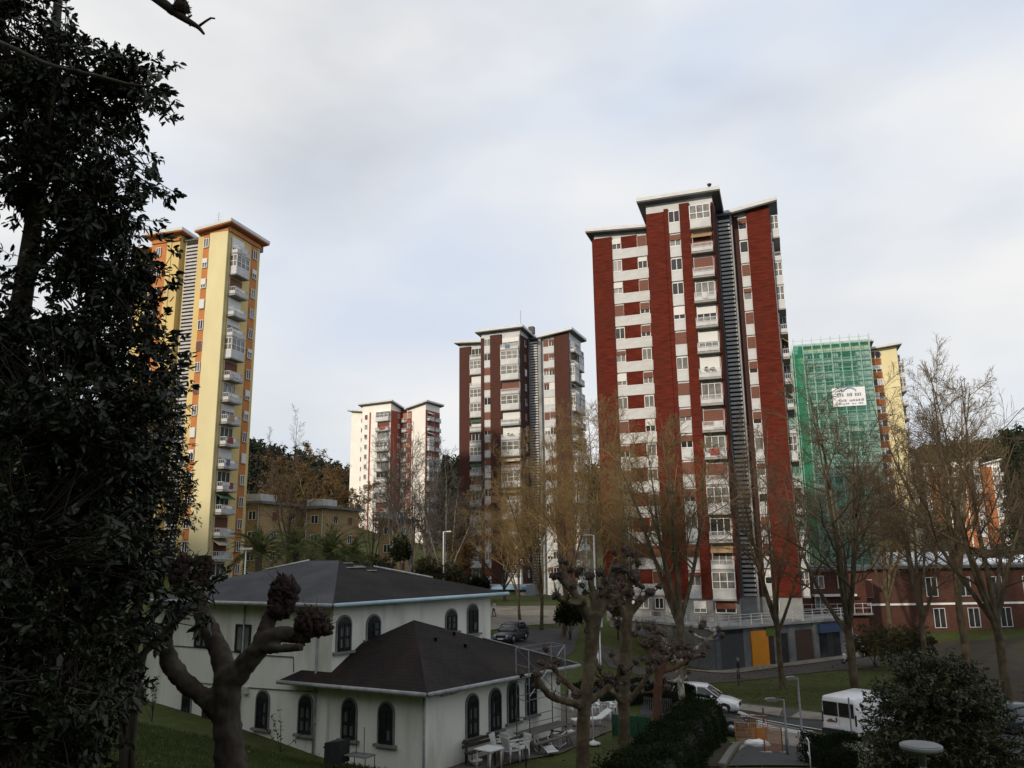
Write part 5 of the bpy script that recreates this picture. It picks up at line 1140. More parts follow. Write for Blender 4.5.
def car(label, pos, head, col, L=4.4, W=1.82, H=1.62, name='parked_car', cat='car', roofbar=False):
    """head: compass azimuth of travel"""
    root = thing(name, label, cat, pos, math.pi/2-head); w_ = W/2; b = MB(); gl = .2; belt = H*.6; hl = L/2
    def pr(s, top, bot=gl): return [(w_*s*.86, bot), (w_*s*.99, bot+.16), (w_*s, bot+.42), (w_*s*.97, top-.10), (w_*s*.86, top)]
    loft(b, [(-hl, pr(.86,belt-.05,.34)), (-hl+.10, pr(.95,belt+.02,.26)), (-hl+.5, pr(1,belt+.05)), (0, pr(1,belt+.01)), (hl*.38, pr(1,belt-.02)), (hl*.72, pr(.97,belt-.13)), (hl-.16, pr(.9,belt-.27,.24)), (hl, pr(.76,belt-.42,.3))], col); b.build('body', root)
    g = MB(); r1 = H-.06
    def cb(s, z): return [(w_*.90*s, belt-.04), (w_*.86*s, belt+.12), (w_*.74*s, z-.06), (w_*.66*s, z)]
    loft(g, [(-hl+.12, cb(.95, belt+.16)), (-hl+.55, cb(1, r1-.08)), (-hl*.2, cb(1, r1)), (hl*.12, cb(1, r1-.04)), (hl*.46, cb(.98, belt+.10))], car_glass); g.build('window', root)
    t = MB(); loft(t, [(-hl+.30, [(w_*.70,r1-.17),(w_*.62,r1-.10)]), (-hl+.62, [(w_*.76,r1-.10),(w_*.66,r1+.03)]), (-hl*.2, [(w_*.77,r1-.07),(w_*.66,r1+.06)]), (hl*.10, [(w_*.75,r1-.10),(w_*.64,r1+.02)]), (hl*.16, [(w_*.72,r1-.14),(w_*.62,r1-.06)])], col); t.build('roof', root)
    for s in (-1, 1):
        for xa, xb, za, zb in ((-hl+.62,-hl+.30,r1-.08,belt), (-hl*.12,-hl*.10,r1-.02,belt), (hl*.12,hl*.47,r1-.08,belt+.03)):
            MB().tube([(xa, s*w_*.76, za), ((xa+xb)/2, s*w_*.845, (za+zb)/2), (xb, s*w_*.915, zb)], .035, col, 6).build('pillar', root)
        for x in (-hl*.60, hl*.62): wheel(root, x, s*(w_-.10), .335)
        MB().blob((hl-.24, s*w_*.66, belt-.36), (.2,.17,.08), lamp_cl, 1, 0, 10, 6).build('headlight', root)
        MB().blob((-hl+.06, s*w_*.78, belt-.02), (.08,.13,.12), lamp_rd, 1, 0, 10, 6).build('tail_light', root)
        MB().blob((hl*.30, s*(w_+.07), belt+.06), (.09,.11,.08), col, 1, 0, 8, 6).build('mirror', root)
        MB().tube([(-hl*.62-.36, s*w_*1.005, .42),(-hl*.62-.28, s*w_*1.005, .62),(-hl*.62, s*w_*1.005, .72),(-hl*.62+.28, s*w_*1.005, .62),(-hl*.62+.36, s*w_*1.005, .42)], .035, tyre_m, 5).build('wheel_arch', root)
        MB().tube([(hl*.62-.36, s*w_*.99, .42),(hl*.62-.28, s*w_*.99, .62),(hl*.62, s*w_*.99, .70),(hl*.62+.28, s*w_*.98, .62),(hl*.62+.36, s*w_*.97, .42)], .035, tyre_m, 5).build('wheel_arch', root)
    MB().box(hl-.05, hl+.02, -w_*.5, w_*.5, .46, .66, black_m).build('grille', root); MB().box(hl+.01, hl+.035, -.26, .26, .34, .45, plate_m).build('number_plate', root)
    MB().box(-hl-.03, -hl+.06, -.26, .26, .62, .73, plate_m).build('number_plate', root); MB().box(-hl+.0, hl-.12, -w_*.8, w_*.8, .14, .26, black_m).build('underbody', root)
    return root
white_p = paint('white', (.74,.75,.76)); black_p = paint('black', (.012,.013,.015)); navy_p = paint('dark_grey_blue', (.035,.042,.055)); silver_p = paint('silver', (.5,.51,.52))
q = gxy(704, 53.5); car('white estate car nosing out from behind the hedge end', (q.x, q.y, q.z+.03), R(112), white_p, 4.5, 1.86, 1.66)
q = gxy(708, 47.5); car('black car mostly hidden behind the hedge, nearer than the white one', (q.x, q.y, q.z+.03), R(108), black_p, 4.3, 1.8, 1.45)
q = gxy(511, 73); car('dark grey blue car parked in the street behind the white house', (q.x, q.y, q.z+.05), R(205), navy_p, 4.2, 1.8, 1.6)
q = gxy(1024, 48.5); car('dark grey car at the far right edge behind the glossy evergreen', (q.x, q.y, q.z+.03), R(62), navy_p, 4.2, 1.76, 1.5)
def van(label, pos, head):
    root = thing('delivery_van', label, 'van', pos, math.pi/2-head); L, w_, H = 5.2, 1.0, 2.28; b = MB(); hl = L/2
    def pr(s, top, bot=.34): return [(w_*.94*s, bot), (w_*s, bot+.2), (w_*s, 1.2 if top > 1.5 else top-.2), (w_*.96*s, max(top-.30, bot+.5)), (w_*.90*s, top-.06), (w_*.80*s, top)]
    loft(b, [(-hl, pr(.965, H-.05)), (-hl+.06, pr(1, H)), (hl*.30, pr(1, H)), (hl*.44, pr(1, H-.10)), (hl*.66, pr(.99, 1.42)), (hl*.92, pr(.94, 1.08)), (hl, pr(.82, .86, .36))], white_p); b.build('body', root)
    for s in (-1, 1):
        d = MB(); d.box(-hl-.028, -hl+.01, min(s*.02, s*.90), max(s*.02, s*.90), .62, 2.06, white_p); do = d.build('rear_door', root)
        MB().box(-hl-.045, -hl-.02, min(s*.035, s*.88), max(s*.035, s*.88), 1.28, 2.0, car_glass).build('window', do)
        MB().box(-hl-.03, -hl+.1, min(s*.905, s*.985), max(s*.905, s*.985), .9, 1.45, lamp_rd).build('tail_light', root)
        for x in (-hl*.58, hl*.60): wheel(root, x, s*(w_-.12), .34, .22)
        MB().blob((hl*.42, s*(w_+.13), 1.38), (.08,.13,.18), black_m, 1, 0, 8, 6).build('mirror', root)
        MB().box(hl*.12, hl*.52, min(s*(w_*.985), s*(w_+.006)), max(s*(w_*.985), s*(w_+.006)), 1.25, 1.78, car_glass).build('side_window', root)
        MB().blob((hl-.16, s*w_*.72, .88), (.15,.16,.13), lamp_cl, 1, 0, 10, 6).build('headlight', root)
    MB().box(-hl-.16, -hl+.02, -w_*.97, w_*.97, .36, .60, black_m).build('bumper', root); MB().box(-hl-.055, -hl-.03, .10, .18, 1.0, 1.2, black_m).build('door_handle', root)
    lg = M('rusty_brown_print', (.12,.05,.03), (.2,.09,.06), (9,9,9), .7); lo = MB()
    lo.extr([(-.34,0),(-.2,.02),(.18,.0),(.30,.05),(.2,.09),(.1,.17),(-.02,.20),(-.1,.14),(-.2,.12)], 'x', -.005, .004, lg); lo.build('door_emblem', root, (-hl-.034, .46, .93))
    g = MB(); g.extr([(hl*.45,2.12),(hl*.66,1.44),(hl*.66,1.40),(hl*.43,2.08)], 'y', -.84, .84, car_glass); g.build('windscreen', root)
    MB().box(-hl-.05, -hl-.025, -.2, .32, .66, .77, plate_m).build('number_plate', root)
    return root
q = gxy(865, 47.8); fw = Vector((math.sin(R(50)), math.cos(R(50)), 0)); van('white panel van seen from behind with dark rear windows and a brown door emblem', (q.x, q.y, q.z+.03), R(50))
# scooter
q = gxy(849, 82.5); sc = thing('motor_scooter', 'small dark motor scooter with a white front parked by the shop row corner', 'scooter', (q.x, q.y, q.z+.1), R(200))
b = MB(); b.blob((-.35,0,.62), (.5,.17,.2), black_m, 2, 0, 10, 8); b.tube([(-.3,0,.4),(.15,0,.3),(.42,0,.42)], .13, black_m, 8); b.build('body', sc); MB().blob((.46,0,.68), (.12,.22,.36), white_paint, 2, 0, 10, 8).build('front_shield', sc)
MB().blob((-.35,0,.84), (.42,.16,.07), M('scooter_seat', (.02,.02,.02), (.03,.03,.03)), 2, 0, 10, 6).build('seat', sc); b = MB(); b.tube([(.45,0,.7),(.36,0,1.08)], .03, black_m, 6); b.tube([(.36,-.32,1.06),(.36,.32,1.06)], .025, black_m, 6); b.build('handlebar', sc)
for x in (-.62, .62): wheel(sc, x, 0, .24, .11)
# ------------------------------------------------------------------ people
skin_m = M('skin', (.42,.26,.19), (.38,.23,.16), (6,6,6), .6)
def person(label, pos, face, top, trousers, hair, seed=0, Hs=1.7, stride=.16):
    root = thing('person', label, 'person', pos, face); s = Hs/1.7
    J = dict(pelvis=(0,0,.94,.125), waist=(0,.0,1.10,.115), chest=(0,.01,1.30,.145), neck=(0,0,1.46,.055), head0=(0,-.02,1.56,.085), head1=(0,-.02,1.64,.092), head2=(0,-.01,1.70,.06),
             hl=(-.09,0,.88,.095), kl=(-.10,-stride*.5,.49,.06), al=(-.10,-stride*.3-.02,.08,.042), tl=(-.11,-stride*.3-.16,.03,.035), hr=(.09,0,.88,.095), kr=(.10,stride*.25,.49,.06), ar=(.10,stride+.06,.10,.042), tr=(.11,stride-.07,.03,.035),
             sl=(-.19,0,1.39,.062), el=(-.24,.05,1.12,.045), wl=(-.23,-.04,.88,.033), fl=(-.225,-.07,.79,.028), sr=(.19,0,1.39,.062), er=(.24,.05,1.12,.045), wr=(.20,-.12,.93,.033), fr=(.19,-.17,.86,.028))
    E = [('pelvis','waist'),('waist','chest'),('chest','neck'),('neck','head0'),('head0','head1'),('head1','head2'),('pelvis','hl'),('hl','kl'),('kl','al'),('al','tl'),('pelvis','hr'),('hr','kr'),('kr','ar'),('ar','tr'),('chest','sl'),('sl','el'),('el','wl'),('wl','fl'),('chest','sr'),('sr','er'),('er','wr'),('wr','fr')]
    K = list(J); me = bpy.data.meshes.new('body'); me.from_pydata([tuple(c*s for c in J[k][:3]) for k in K], [(K.index(a), K.index(b)) for a, b in E], []); o = bpy.data.objects.new('body', me); COL.objects.link(o)
    o.modifiers.new('skin', 'SKIN'); sv = me.skin_vertices[0].data
    for i, k in enumerate(K): sv[i].radius = (J[k][3]*s, J[k][3]*s*(.75 if k in ('chest','waist','pelvis') else 1)); sv[i].use_root = k == 'pelvis'
    o.modifiers.new('sub', 'SUBSURF').levels = 2; bpy.context.view_layer.update()
    m2 = evalmesh(o, 'body', skin_m); bpy.data.objects.remove(o); m2.materials.append(top); m2.materials.append(trousers)
    for p in m2.polygons:
        c = p.center/s; hand = abs(c.x) > .15 and c.z < .87
        p.material_index = 0 if c.z > 1.46 or hand else (1 if c.z > .92 or (abs(c.x) > .17 and c.z > .8) else 2)
    link('body', m2, root); hb = MB(); hb.blob((0,.005*s,1.665*s), (.098*s,.108*s,.085*s), hair, seed, .06, 12, 8); hb.build('hair', root)
    for x in (-.035, .035): MB().blob((x*s,-.105*s,1.625*s), .013*s, black_m, 0, 0, 6, 4).build('eye', root)
    MB().blob((0,-.118*s,1.595*s), (.016*s,.022*s,.024*s), skin_m, 0, 0, 6, 4).build('nose', root)
    for x in (-.11, .11): MB().box((x-.045)*s, (x+.045)*s, -.20*s-(.05 if x < 0 else -.13)*s, .06*s-(.05 if x < 0 else -.13)*s, .0, .07*s, black_m).build('shoe', root)
    return root
blk = M('black_cloth', (.016,.016,.018), (.024,.024,.027), (8,8,8), .9); wht_c = M('white_cloth', (.62,.62,.62), (.5,.5,.5), (8,8,8), .9); red_c = M('dark_red_cloth', (.16,.03,.03), (.11,.02,.02), (8,8,8), .9); hair_d = M('dark_hair', (.02,.014,.01), (.03,.02,.015), (9,9,9), .7); hair_g = M('grey_hair', (.3,.29,.28), (.22,.21,.2), (9,9,9), .8)
q = gxy(739, 73.5); person('person in black clothes walking on the path before the grey shutter', (q.x, q.y, q.z+.04), R(60), blk, blk, hair_g, 1, 1.68)
q = gxy(494, 92); person('person in a white top and dark trousers on the pavement behind the house', (q.x, q.y, q.z+.07), R(-40), wht_c, blk, hair_d, 2, 1.65)
q = gxy(486, 96); person('person in a dark red top beside the one in white behind the house', (q.x, q.y, q.z+.07), R(30), red_c, blk, hair_d, 3, 1.6)
# ------------------------------------------------------------------ lamps, posts, rails
lamp_grey = M('lamp_grey_paint', (.20,.21,.215), (.15,.155,.16), (5,5,5), .5); lens_m = M('lamp_lens', (.6,.6,.58), (.5,.5,.48), (5,5,5), .3)
def street_lamp(label, px, Y, top, arm, m_=lamp_grey, r_=.055, head=.55, base=None, group=None):
    g_ = gxy(px, Y) if base is None else base; H = at(px, top, Y).z-g_.z; o = thing('street_lamp', label, 'street lamp', (g_.x, g_.y, g_.z-.05), 0, group)
    MB().tube([(0,0,0),(0,0,1.1),(0,0,1.12),(0,0,H)], [r_*1.6,r_*1.5,r_,r_*.8], m_, 10).build('post', o); a = 1 if arm > 0 else -1
    if abs(arm) > .05: MB().tube([(0,0,H-.06),(arm-a*head*.5,0,H)], r_*.6, m_, 6).build('arm', o)
    hd = MB(); hd.extr([(arm-head/2,H+.0),(arm-head/2+.06,H-.07),(arm+head/2-.06,H-.07),(arm+head/2,H),(arm+head/2-.1,H+.06),(arm-head/2+.1,H+.06)], 'y', -.14, .14, m_); ho = hd.build('lamp_head', o)
    MB().box(arm-head*.35, arm+head*.35, -.10, .10, H-.085, H-.072, lens_m).build('lens', ho); return o
street_lamp('nearer grey street lamp with a flat oval head before the orange mesh barrier', 788, 38, 698, -.55, r_=.05)
street_lamp('taller grey street lamp with a short arm, right of the flat headed one', 804, 39.5, 676.5, -.28, r_=.055, head=.5)
street_lamp('thin white street lamp with a short arm left of the brown tower', 443, 84, 531, .55, white_paint, .07)
street_lamp('tall pale street lamp before the left edge of the red tower', 598, 64, 534, -.5, white_paint, .075)
street_lamp('small white lamp with a flat head beside the leftmost palm', 241, 58, 548, 0, white_paint, .05, .9)
g_ = gxy(941, 12.4); H = at(941, 741, 12.4).z-g_.z; o = thing('park_lamp', 'park lamp with a wide round grey disc head in front of the glossy evergreen', 'lamp', (g_.x, g_.y, g_.z-.05))
MB().tube([(0,0,0),(0,0,H-.1)], .045, lamp_grey, 10).build('post', o)
MB().lathe([(.05,-.28),(.055,-.10),(.25,-.075),(.283,-.05),(.286,-.047),(.286,-.003),(.283,0),(.27,.003),(.02,.004)], lamp_grey, (0,0,H), 32).build('lamp_head', o); MB().lathe([(.262,.0045),(.262,.010),(.255,.012),(.01,.014)], M('lamp_disc_top', (.20,.205,.205), (.16,.165,.165), (4,4,4), .8), (0,0,H), 32).build('lid', o)
def post(name, label, px, Y, top, r_, m_, cat, sign=None, base=None):
    g_ = gxy(px, Y) if base is None else base; H = at(px, top, g_.y).z-g_.z; o = thing(name, label, cat, (g_.x, g_.y, g_.z-.05)); MB().lathe([(r_*1.3,0),(r_*1.3,.08),(r_,.1),(r_,H),(r_*.6,H+.04)], m_, (0,0,0), 10).build('pole', o)
    if sign: MB().box(-sign[0]/2, sign[0]/2, -r_-.03, -r_-.005, H-sign[1], H, sign[2]).build('sign_plate', o)
    return o
post('bollard', 'short dark bollard beside the person in black', 738.5, 69.5, 670, .06, black_m, 'bollard'); post('bollard', 'slim rusty bollard at the kerb between the white car and the lamps', 764, 51, 707.5, .055, M('rusty_post', (.12,.08,.06), (.09,.06,.05)), 'bollard')
post('sign_post', 'thin grey pole in front of the white van', 855, 35, 697, .035, lamp_grey, 'pole'); post('sign_post', 'shorter grey pole right of the one before the van', 868, 36.5, 741, .03, lamp_grey, 'pole')
post('sign_post', 'white sign post beside the scooter at the shop row corner', 856, 78, 588, .05, white_paint, 'sign post', (.5,.9,rail_wh))
post('notice_post', 'pale post with a box sign right of the tall pollarded plane', 601, 60.5, 612, .05, white_paint, 'sign post', (.45,1.0,rail_wh))
def rail(label, a, b, ht, m_, n, name='handrail', cat='railing', r_=.025):
    a, b = Vector(a), Vector(b); o = thing(name, label, cat, a); d = b-a
    for i in range(n): MB().tube([d*i/(n-1), d*i/(n-1)+Vector((0,0,ht))], r_, m_, 6).build('post', o)
    for z in (ht, ht*.5): MB().tube([Vector((0,0,z)), d+Vector((0,0,z))], r_*1.1, m_, 6).build('rail', o)
rail('grey metal rail between the clipped bush and the glossy evergreen', gxy(858,35.5), gxy(890,36), 1.0, metal_g, 3); rail('white handrail beside the square clipped bush', gxy(806.5,36.5), gxy(811,31.5), 1.05, rail_wh, 3)
# vertical bar fence behind the hedge, green mesh fence
a, b = ong(645,722), ong(672,722); o = thing('bar_fence', 'dark fence of thin vertical bars between the pollarded trees and the hedge', 'fence', a); d = b-a
fb = MB()
for i in range(15): fb.tube([d*i/14, d*i/14+Vector((0,0,1.25))], .018, M('grey_bars', (.13,.13,.125), (.1,.1,.095)), 5)
fb.build('bars', o)
for z in (.15, 1.15): MB().tube([Vector((0,0,z)), d+Vector((0,0,z))], .02, black_m, 5).build('rail', o)
a, b = ong(613,738), ong(652,741); o = thing('mesh_fence', 'low green mesh fence between the two middle pollarded trees', 'fence', a); d = b-a; gm = M('green_mesh', (.012,.10,.05), (.01,.075,.04), (9,9,9), .9, alpha=.7); fb = MB(); fb.add([(0,0,.05), tuple(d+Vector((0,0,.05))), tuple(d+Vector((0,0,.95))), (0,0,.95), (0,.02,.05), tuple(d+Vector((0,.02,.05))), tuple(d+Vector((0,.02,.95))), (0,.02,.95)], [(0,1,2,3),(7,6,5,4),(0,4,5,1),(3,2,6,7)], gm); fb.build('netting', o)
for i in range(4): MB().tube([d*i/3, d*i/3+Vector((0,0,1.05))], .025, M('green_post', (.015,.08,.04), (.012,.06,.03)), 6).build('post', o)
# ------------------------------------------------------------------ works barriers on the plaza
or_m = M('orange_plastic', (.40,.20,.11), (.33,.16,.09), (6,6,6), .7)
def barrier(label, px0, px1, py, ht, Y=None, lean=0):
    a, b = ong(px0, py), ong(px1, py); o = thing('mesh_barrier', label, 'barrier', a, 0, 'orange works barriers'); d = b-a; L = d.length; fb = MB(); n = int(L/.14)
    for i in range(1, n): fb.tube([d*i/n+Vector((0,0,.1)), d*i/n+Vector((0,lean,ht))], .012, or_m, 4)
    for k in range(1, int(ht/.16)): fb.tube([Vector((0,0,.1+.16*k)), d+Vector((0,0,.1+.16*k))], .006, or_m, 4)
    fb.build('mesh', o); fr = MB(); fr.tube([Vector((0,0,0)), Vector((0,lean,ht+.05)), d+Vector((0,lean,ht+.05)), d], .028, or_m, 6); fr.build('frame', o)
    for q in (Vector(), d): MB().box(q.x-.3, q.x+.3, q.y-.09, q.y+.09, q.z+.0, q.z+.09, grey_conc).build('foot', o)
barrier('left orange mesh barrier panel on the plaza, behind the white sack', 736, 757, 744.5, .95); barrier('right orange mesh barrier panel beside the nearer grey lamp', 765, 783, 754, 1.1); barrier('rear orange mesh barrier panel along the road hatching', 742, 768, 733.5, .9)
q = ong(760, 742.5); o = tag(MB().box(-.42,.42,-.02,.02,.05,.75,M('orange_board', (.46,.17,.03), (.4,.15,.03), (2,2,2), .7)).build('orange_board', None, q), 'solid orange board between the mesh barrier panels', 'board')
q = ong(755, 748); b = MB(); b.blob((0,0,.18), (.55,.32,.2), white_paint, 5, .2, 12, 7); b.blob((.4,.05,.14), (.35,.28,.16), white_paint, 8, .2, 10, 6); tag(b.build('rubble_sack', None, q), 'crumpled white sack lying between the orange mesh barriers', 'sack')
# ------------------------------------------------------------------ terrace furniture
plast = M('white_plastic', (.66,.66,.64), (.52,.52,.5), (5,5,5), .45)
def chair_proto():
    o = thing('garden_chair', 'x', 'chair', (0,0,0), 0, 'white plastic garden chairs')
    MB().box(-.24,.24,-.24,.22,.42,.455,plast).build('seat', o); bk = MB()
    for i in range(5): bk.prism([(-.22+.095*i,.2),(-.16+.095*i,.2),(-.16+.095*i,.23),(-.22+.095*i,.23)], .456, .80, plast)
    bk.box(-.25,.25,.195,.235,.801,.90,plast); bk.xf(lambda v: Vector((v.x, v.y+(v.z-.45)*.22, v.z))); bk.build('backrest', o)
    for x in (-.23,.23):
        for y in (-.21,.2): MB().tube([(x*1.08,y*1.08,0),(x,y,.42)], [.02,.03], plast, 6).build('leg', o)
        MB().box(x-.03,x+.03,-.22,.25,.64,.67,plast).build('armrest', o)
    return o
def wpt(px, d):
    q = on_line_px(pa+nb_*d, ub, px, 740); return Vector((q.x, q.y, h(q.x, q.y)))
ch0 = chair_proto(); first = [True]
def chair(px, py, rz, label, dz=0, tilt=0, tilt2=0):
    q = wpt(px, py) if py < 10 else ong(px, py); o = ch0 if first[0] else dup(ch0, (0,0,0), 0); first[0] = False
    o.location = (q.x, q.y, q.z+.06+dz); o.rotation_euler = (tilt, tilt2, rz); o['label'] = label
chair(511, 1.75, 2.2, 'lower white plastic chair of the stack beside the white garden table'); chair(511, 1.75, 2.25, 'upper white plastic chair of the stack beside the white garden table', .14)
chair(499, 1.0, 1.2, 'white plastic chair standing behind the white garden table'); chair(521, 1.9, -1.0, 'white plastic chair between the stack and the picnic table')
chair(541, 1.5, .5, 'white plastic chair toppled under the picnic table', .30, R(120)); chair(561, 1.4, 2.6, 'white plastic chair tipped over at the far end of the picnic table', .30, R(-100))
chair(598, 718, .3, 'leftmost white plastic chair of the far garden group', .0); chair(612, 717, -1.4, 'white plastic chair on the right of the far garden table'); chair(606, 722, 2.9, 'white plastic chair in front of the far garden table')
def table(label, px, py, w_, d_, m_, rz=0, hgt=.72):
    q = wpt(px, py) if py < 10 else ong(px, py); o = thing('garden_table', label, 'table', (q.x, q.y, q.z+.06), rz); MB().box(-w_/2,w_/2,-d_/2,d_/2,hgt-.04,hgt,m_).build('tabletop', o)
    for x in (-1,1):
        for y in (-1,1): MB().tube([(x*(w_/2-.08),y*(d_/2-.08),0),(x*(w_/2-.1),y*(d_/2-.1),hgt-.04)], .03, m_, 6).build('leg', o)
table('white square garden table next to the chair stack by the house wall', 489, 1.7, .8, .8, plast, .9); table('white garden table of the far group behind the tall pollarded plane', 605, 720, .9, .7, plast, .2)
# lounger
q = ong(590, 727); o = thing('sun_lounger', 'white slatted lounger left of the far garden chairs', 'lounger', (q.x,q.y,q.z+.06), .3); MB().box(-.9,.5,-.3,.3,.28,.33,plast).build('seat', o); b = MB(); b.extr([(.5,.29),(1.05,.62),(1.03,.67),(.5,.34)], 'y', -.3, .3, plast); b.build('backrest', o)
for x in (-.8,.4):
    for y in (-.26,.26): MB().tube([(x,y,0),(x,y,.28)], .025, plast, 6).build('leg', o)
# bench along the wall
wd_m = M('dark_bench_wood', (.035,.028,.022), (.055,.044,.034), (1,9,9), .85)
a, b_ = pa+ub*1.6+nb_*.55, pa+ub*3.7+nb_*.55
def bench(label, a, b_, m_):
    L = Vector((b_.x-a.x, b_.y-a.y)).length; o = thing('wall_bench', label, 'bench', (a.x, a.y, h(a.x,a.y)+.06), math.atan2(b_.y-a.y, b_.x-a.x))
    for y in (-.2,-.03): MB().box(0,L,y,y+.14,.42,.46,m_).build('seat_slat', o)
    for z in (.58,.74): MB().box(0,L,.16,.20,z,z+.11,m_).build('back_slat', o)
    for x in (.15, L-.15): fb = MB(); fb.tube([(x,-.18,0),(x,-.18,.42),(x,.14,.42),(x,.2,.86)], .025, black_m, 6); fb.tube([(x,.14,.42),(x,.16,0)], .025, black_m, 6); fb.build('leg', o)
bench('dark slatted bench along the side wall of the white house', a, b_, wd_m)
# picnic table
a = wpt(544, 1.2); o = thing('picnic_table', 'long weathered picnic table with benches under the metal scaffold frame', 'picnic table', (a.x, a.y, a.z+.06), math.atan2(ub.y, ub.x)); wm = M('weathered_wood', (.10,.09,.075), (.15,.135,.11), (1,9,9), .9)
for i in range(4): MB().box(-1.5,1.5,-.40+.2*i,-.22+.2*i,.72,.76,wm).build('top_board', o)
for y in (-.78,.56): MB().box(-1.5,1.5,y,y+.22,.43,.47,wm).build('seat_board', o)
for x in (-1.1,1.1): fb = MB(); fb.tube([(x,-.62,0),(x,-.25,.72)], .035, metal_g, 6); fb.tube([(x,.62,0),(x,.25,.72)], .035, metal_g, 6); fb.tube([(x,-.75,.42),(x,.75,.42)], .03, metal_g, 6); fb.build('leg', o)
# metal work scaffold
scaf_m = M('dull_scaffold_steel', (.20,.205,.21), (.14,.145,.15), (6,6,6), .55, metal=.4)
B4 = [wpt(517,.45), wpt(530,1.5), wpt(567,1.5), wpt(553,.45)]; zt = at(530, 650.5, B4[1].y).z
o = thing('work_scaffold', 'bare galvanised scaffold frame standing against the side wall of the white house', 'scaffold', B4[1]); o0 = B4[1]
T4 = [Vector((p.x,p.y,zt)) for p in B4]
for p, t in zip(B4, T4): MB().tube([p-o0, t-o0], .022, scaf_m, 6).build('standard', o)
for i, j in ((0,1),(2,3)):
    for k in range(1, 7): MB().tube([B4[i].lerp(T4[i], k/6.0)-o0, B4[j].lerp(T4[j], k/6.0)-o0], .014, scaf_m, 5).build('rung', o)
for i, j in ((1,2),(0,3)):
    for k in (.3, .52, 1.0): MB().tube([B4[i].lerp(T4[i], k)-o0, B4[j].lerp(T4[j], k)-o0], .017, scaf_m, 5).build('ledger', o)
MB().tube([T4[0]-o0, B4[3].lerp(T4[3], .55)-o0], .018, metal_g, 5).build('brace', o); MB().tube([T4[2]-o0, B4[1].lerp(T4[1], .55)-o0], .018, metal_g, 5).build('brace', o)
# parasols
def parasol(label, px, py, top, cloth=True):
    q = ong(px, py); H = at(px, top, q.y).z-q.z; o = thing('parasol', label, 'parasol', (q.x,q.y,q.z+.05)); MB().lathe([(.30,0),(.30,.06),(.12,.10),(.05,.16)], plast, (0,0,0), 16).build('base', o); MB().tube([(0,0,.1),(0,0,H)], .022, plast, 8).build('pole', o)
    if cloth: MB().lathe([(.16,H*.46),(.13,H*.5),(.10,H*.75),(.03,H)], plast, (0,0,0), 9).build('folded_canopy', o)
parasol('folded white parasol at the far end of the picnic table', 571, 735, 686); parasol('white parasol base with a bare pole right of the tall pollarded plane', 593.5, 746, 702, False)
# bin, chain posts, bowl, grill
q = ong(441, 766); o = thing('litter_bin', 'pale plastic litter basket on a post at the house corner', 'litter bin', (q.x+.0,q.y,q.z+.05)); binm = M('pale_grey_plastic', (.22,.21,.2), (.16,.155,.15), (6,6,6), .8)
MB().tube([(0,0,0),(0,0,.5)], .03, metal_g, 8).build('post', o); MB().lathe([(.15,.42),(.17,.45),(.235,.92),(.25,.93),(.25,.96),(.21,.96),(.14,.5)], binm, (0,0,0), 16).build('basket', o)
cp = [ong(*p) for p in ((446,765),(467,764),(495,767),(526,767.5))]; o = thing('chain_barrier', 'low dark posts linked by a drooping chain along the terrace edge', 'chain barrier', cp[0])
for p in cp: MB().tube([p-cp[0]+Vector((0,0,-.1)), p-cp[0]+Vector((0,0,.72))], .03, black_m, 7).build('post', o)
for p, q in zip(cp, cp[1:]): MB().tube([p.lerp(q, t)-cp[0]+Vector((0,0,.66-.5*t*(1-t)*1.1)) for t in (0,.2,.4,.6,.8,1)], .014, metal_g, 4).build('chain', o)
q = ong(476, 767.5); tag(MB().lathe([(.10,0),(.12,.03),(.24,.16),(.25,.2),(.21,.2),(.10,.06)], plast, (0,0,0), 16).build('plant_bowl', None, (q.x,q.y,q.z+.05)), 'white round bowl on the terrace at the bottom edge', 'bowl')
pg = pa+ua*2.7+na*1.7; o = thing('covered_grill', 'dark covered barbecue grill standing by the front wall of the white house', 'grill', (pg.x, pg.y, h(pg.x,pg.y)), rza)
b = MB(); b.prism([(-.36,-.28),(.36,-.28),(.36,.28),(-.36,.28)], .35, [1.0,1.12,1.12,1.0], M('black_cover', (.018,.018,.019), (.028,.028,.03), (5,5,5), .7)); b.build('cover', o)
for x in (-.3,.3):
    for y in (-.22,.22): MB().tube([(x*1.15,y,0),(x,y,.36)], .022, black_m, 6).build('leg', o)
MB().box(-.5,-.37,-.2,.2,.80,.84,black_m).build('side_shelf', o)
pg = pa+ua*1.75+na*1.55; o = thing('metal_trestle', 'thin legged dark metal table with upright rods right of the covered grill', 'table', (pg.x, pg.y, h(pg.x,pg.y)), rza); MB().box(-.5,.5,-.3,.3,.70,.73,M('grey_tabletop', (.10,.10,.095), (.14,.14,.13))).build('tabletop', o)
for x in (-.46,.46):
    for y in (-.26,.26): MB().tube([(x,y,0),(x,y,.70)], .016, black_m, 5).build('leg', o)
for x, z in ((-.25,1.75),(.1,1.65)): MB().tube([(x,.1,.731),(x,.1,z)], .014, black_m, 5).build('rod', o)
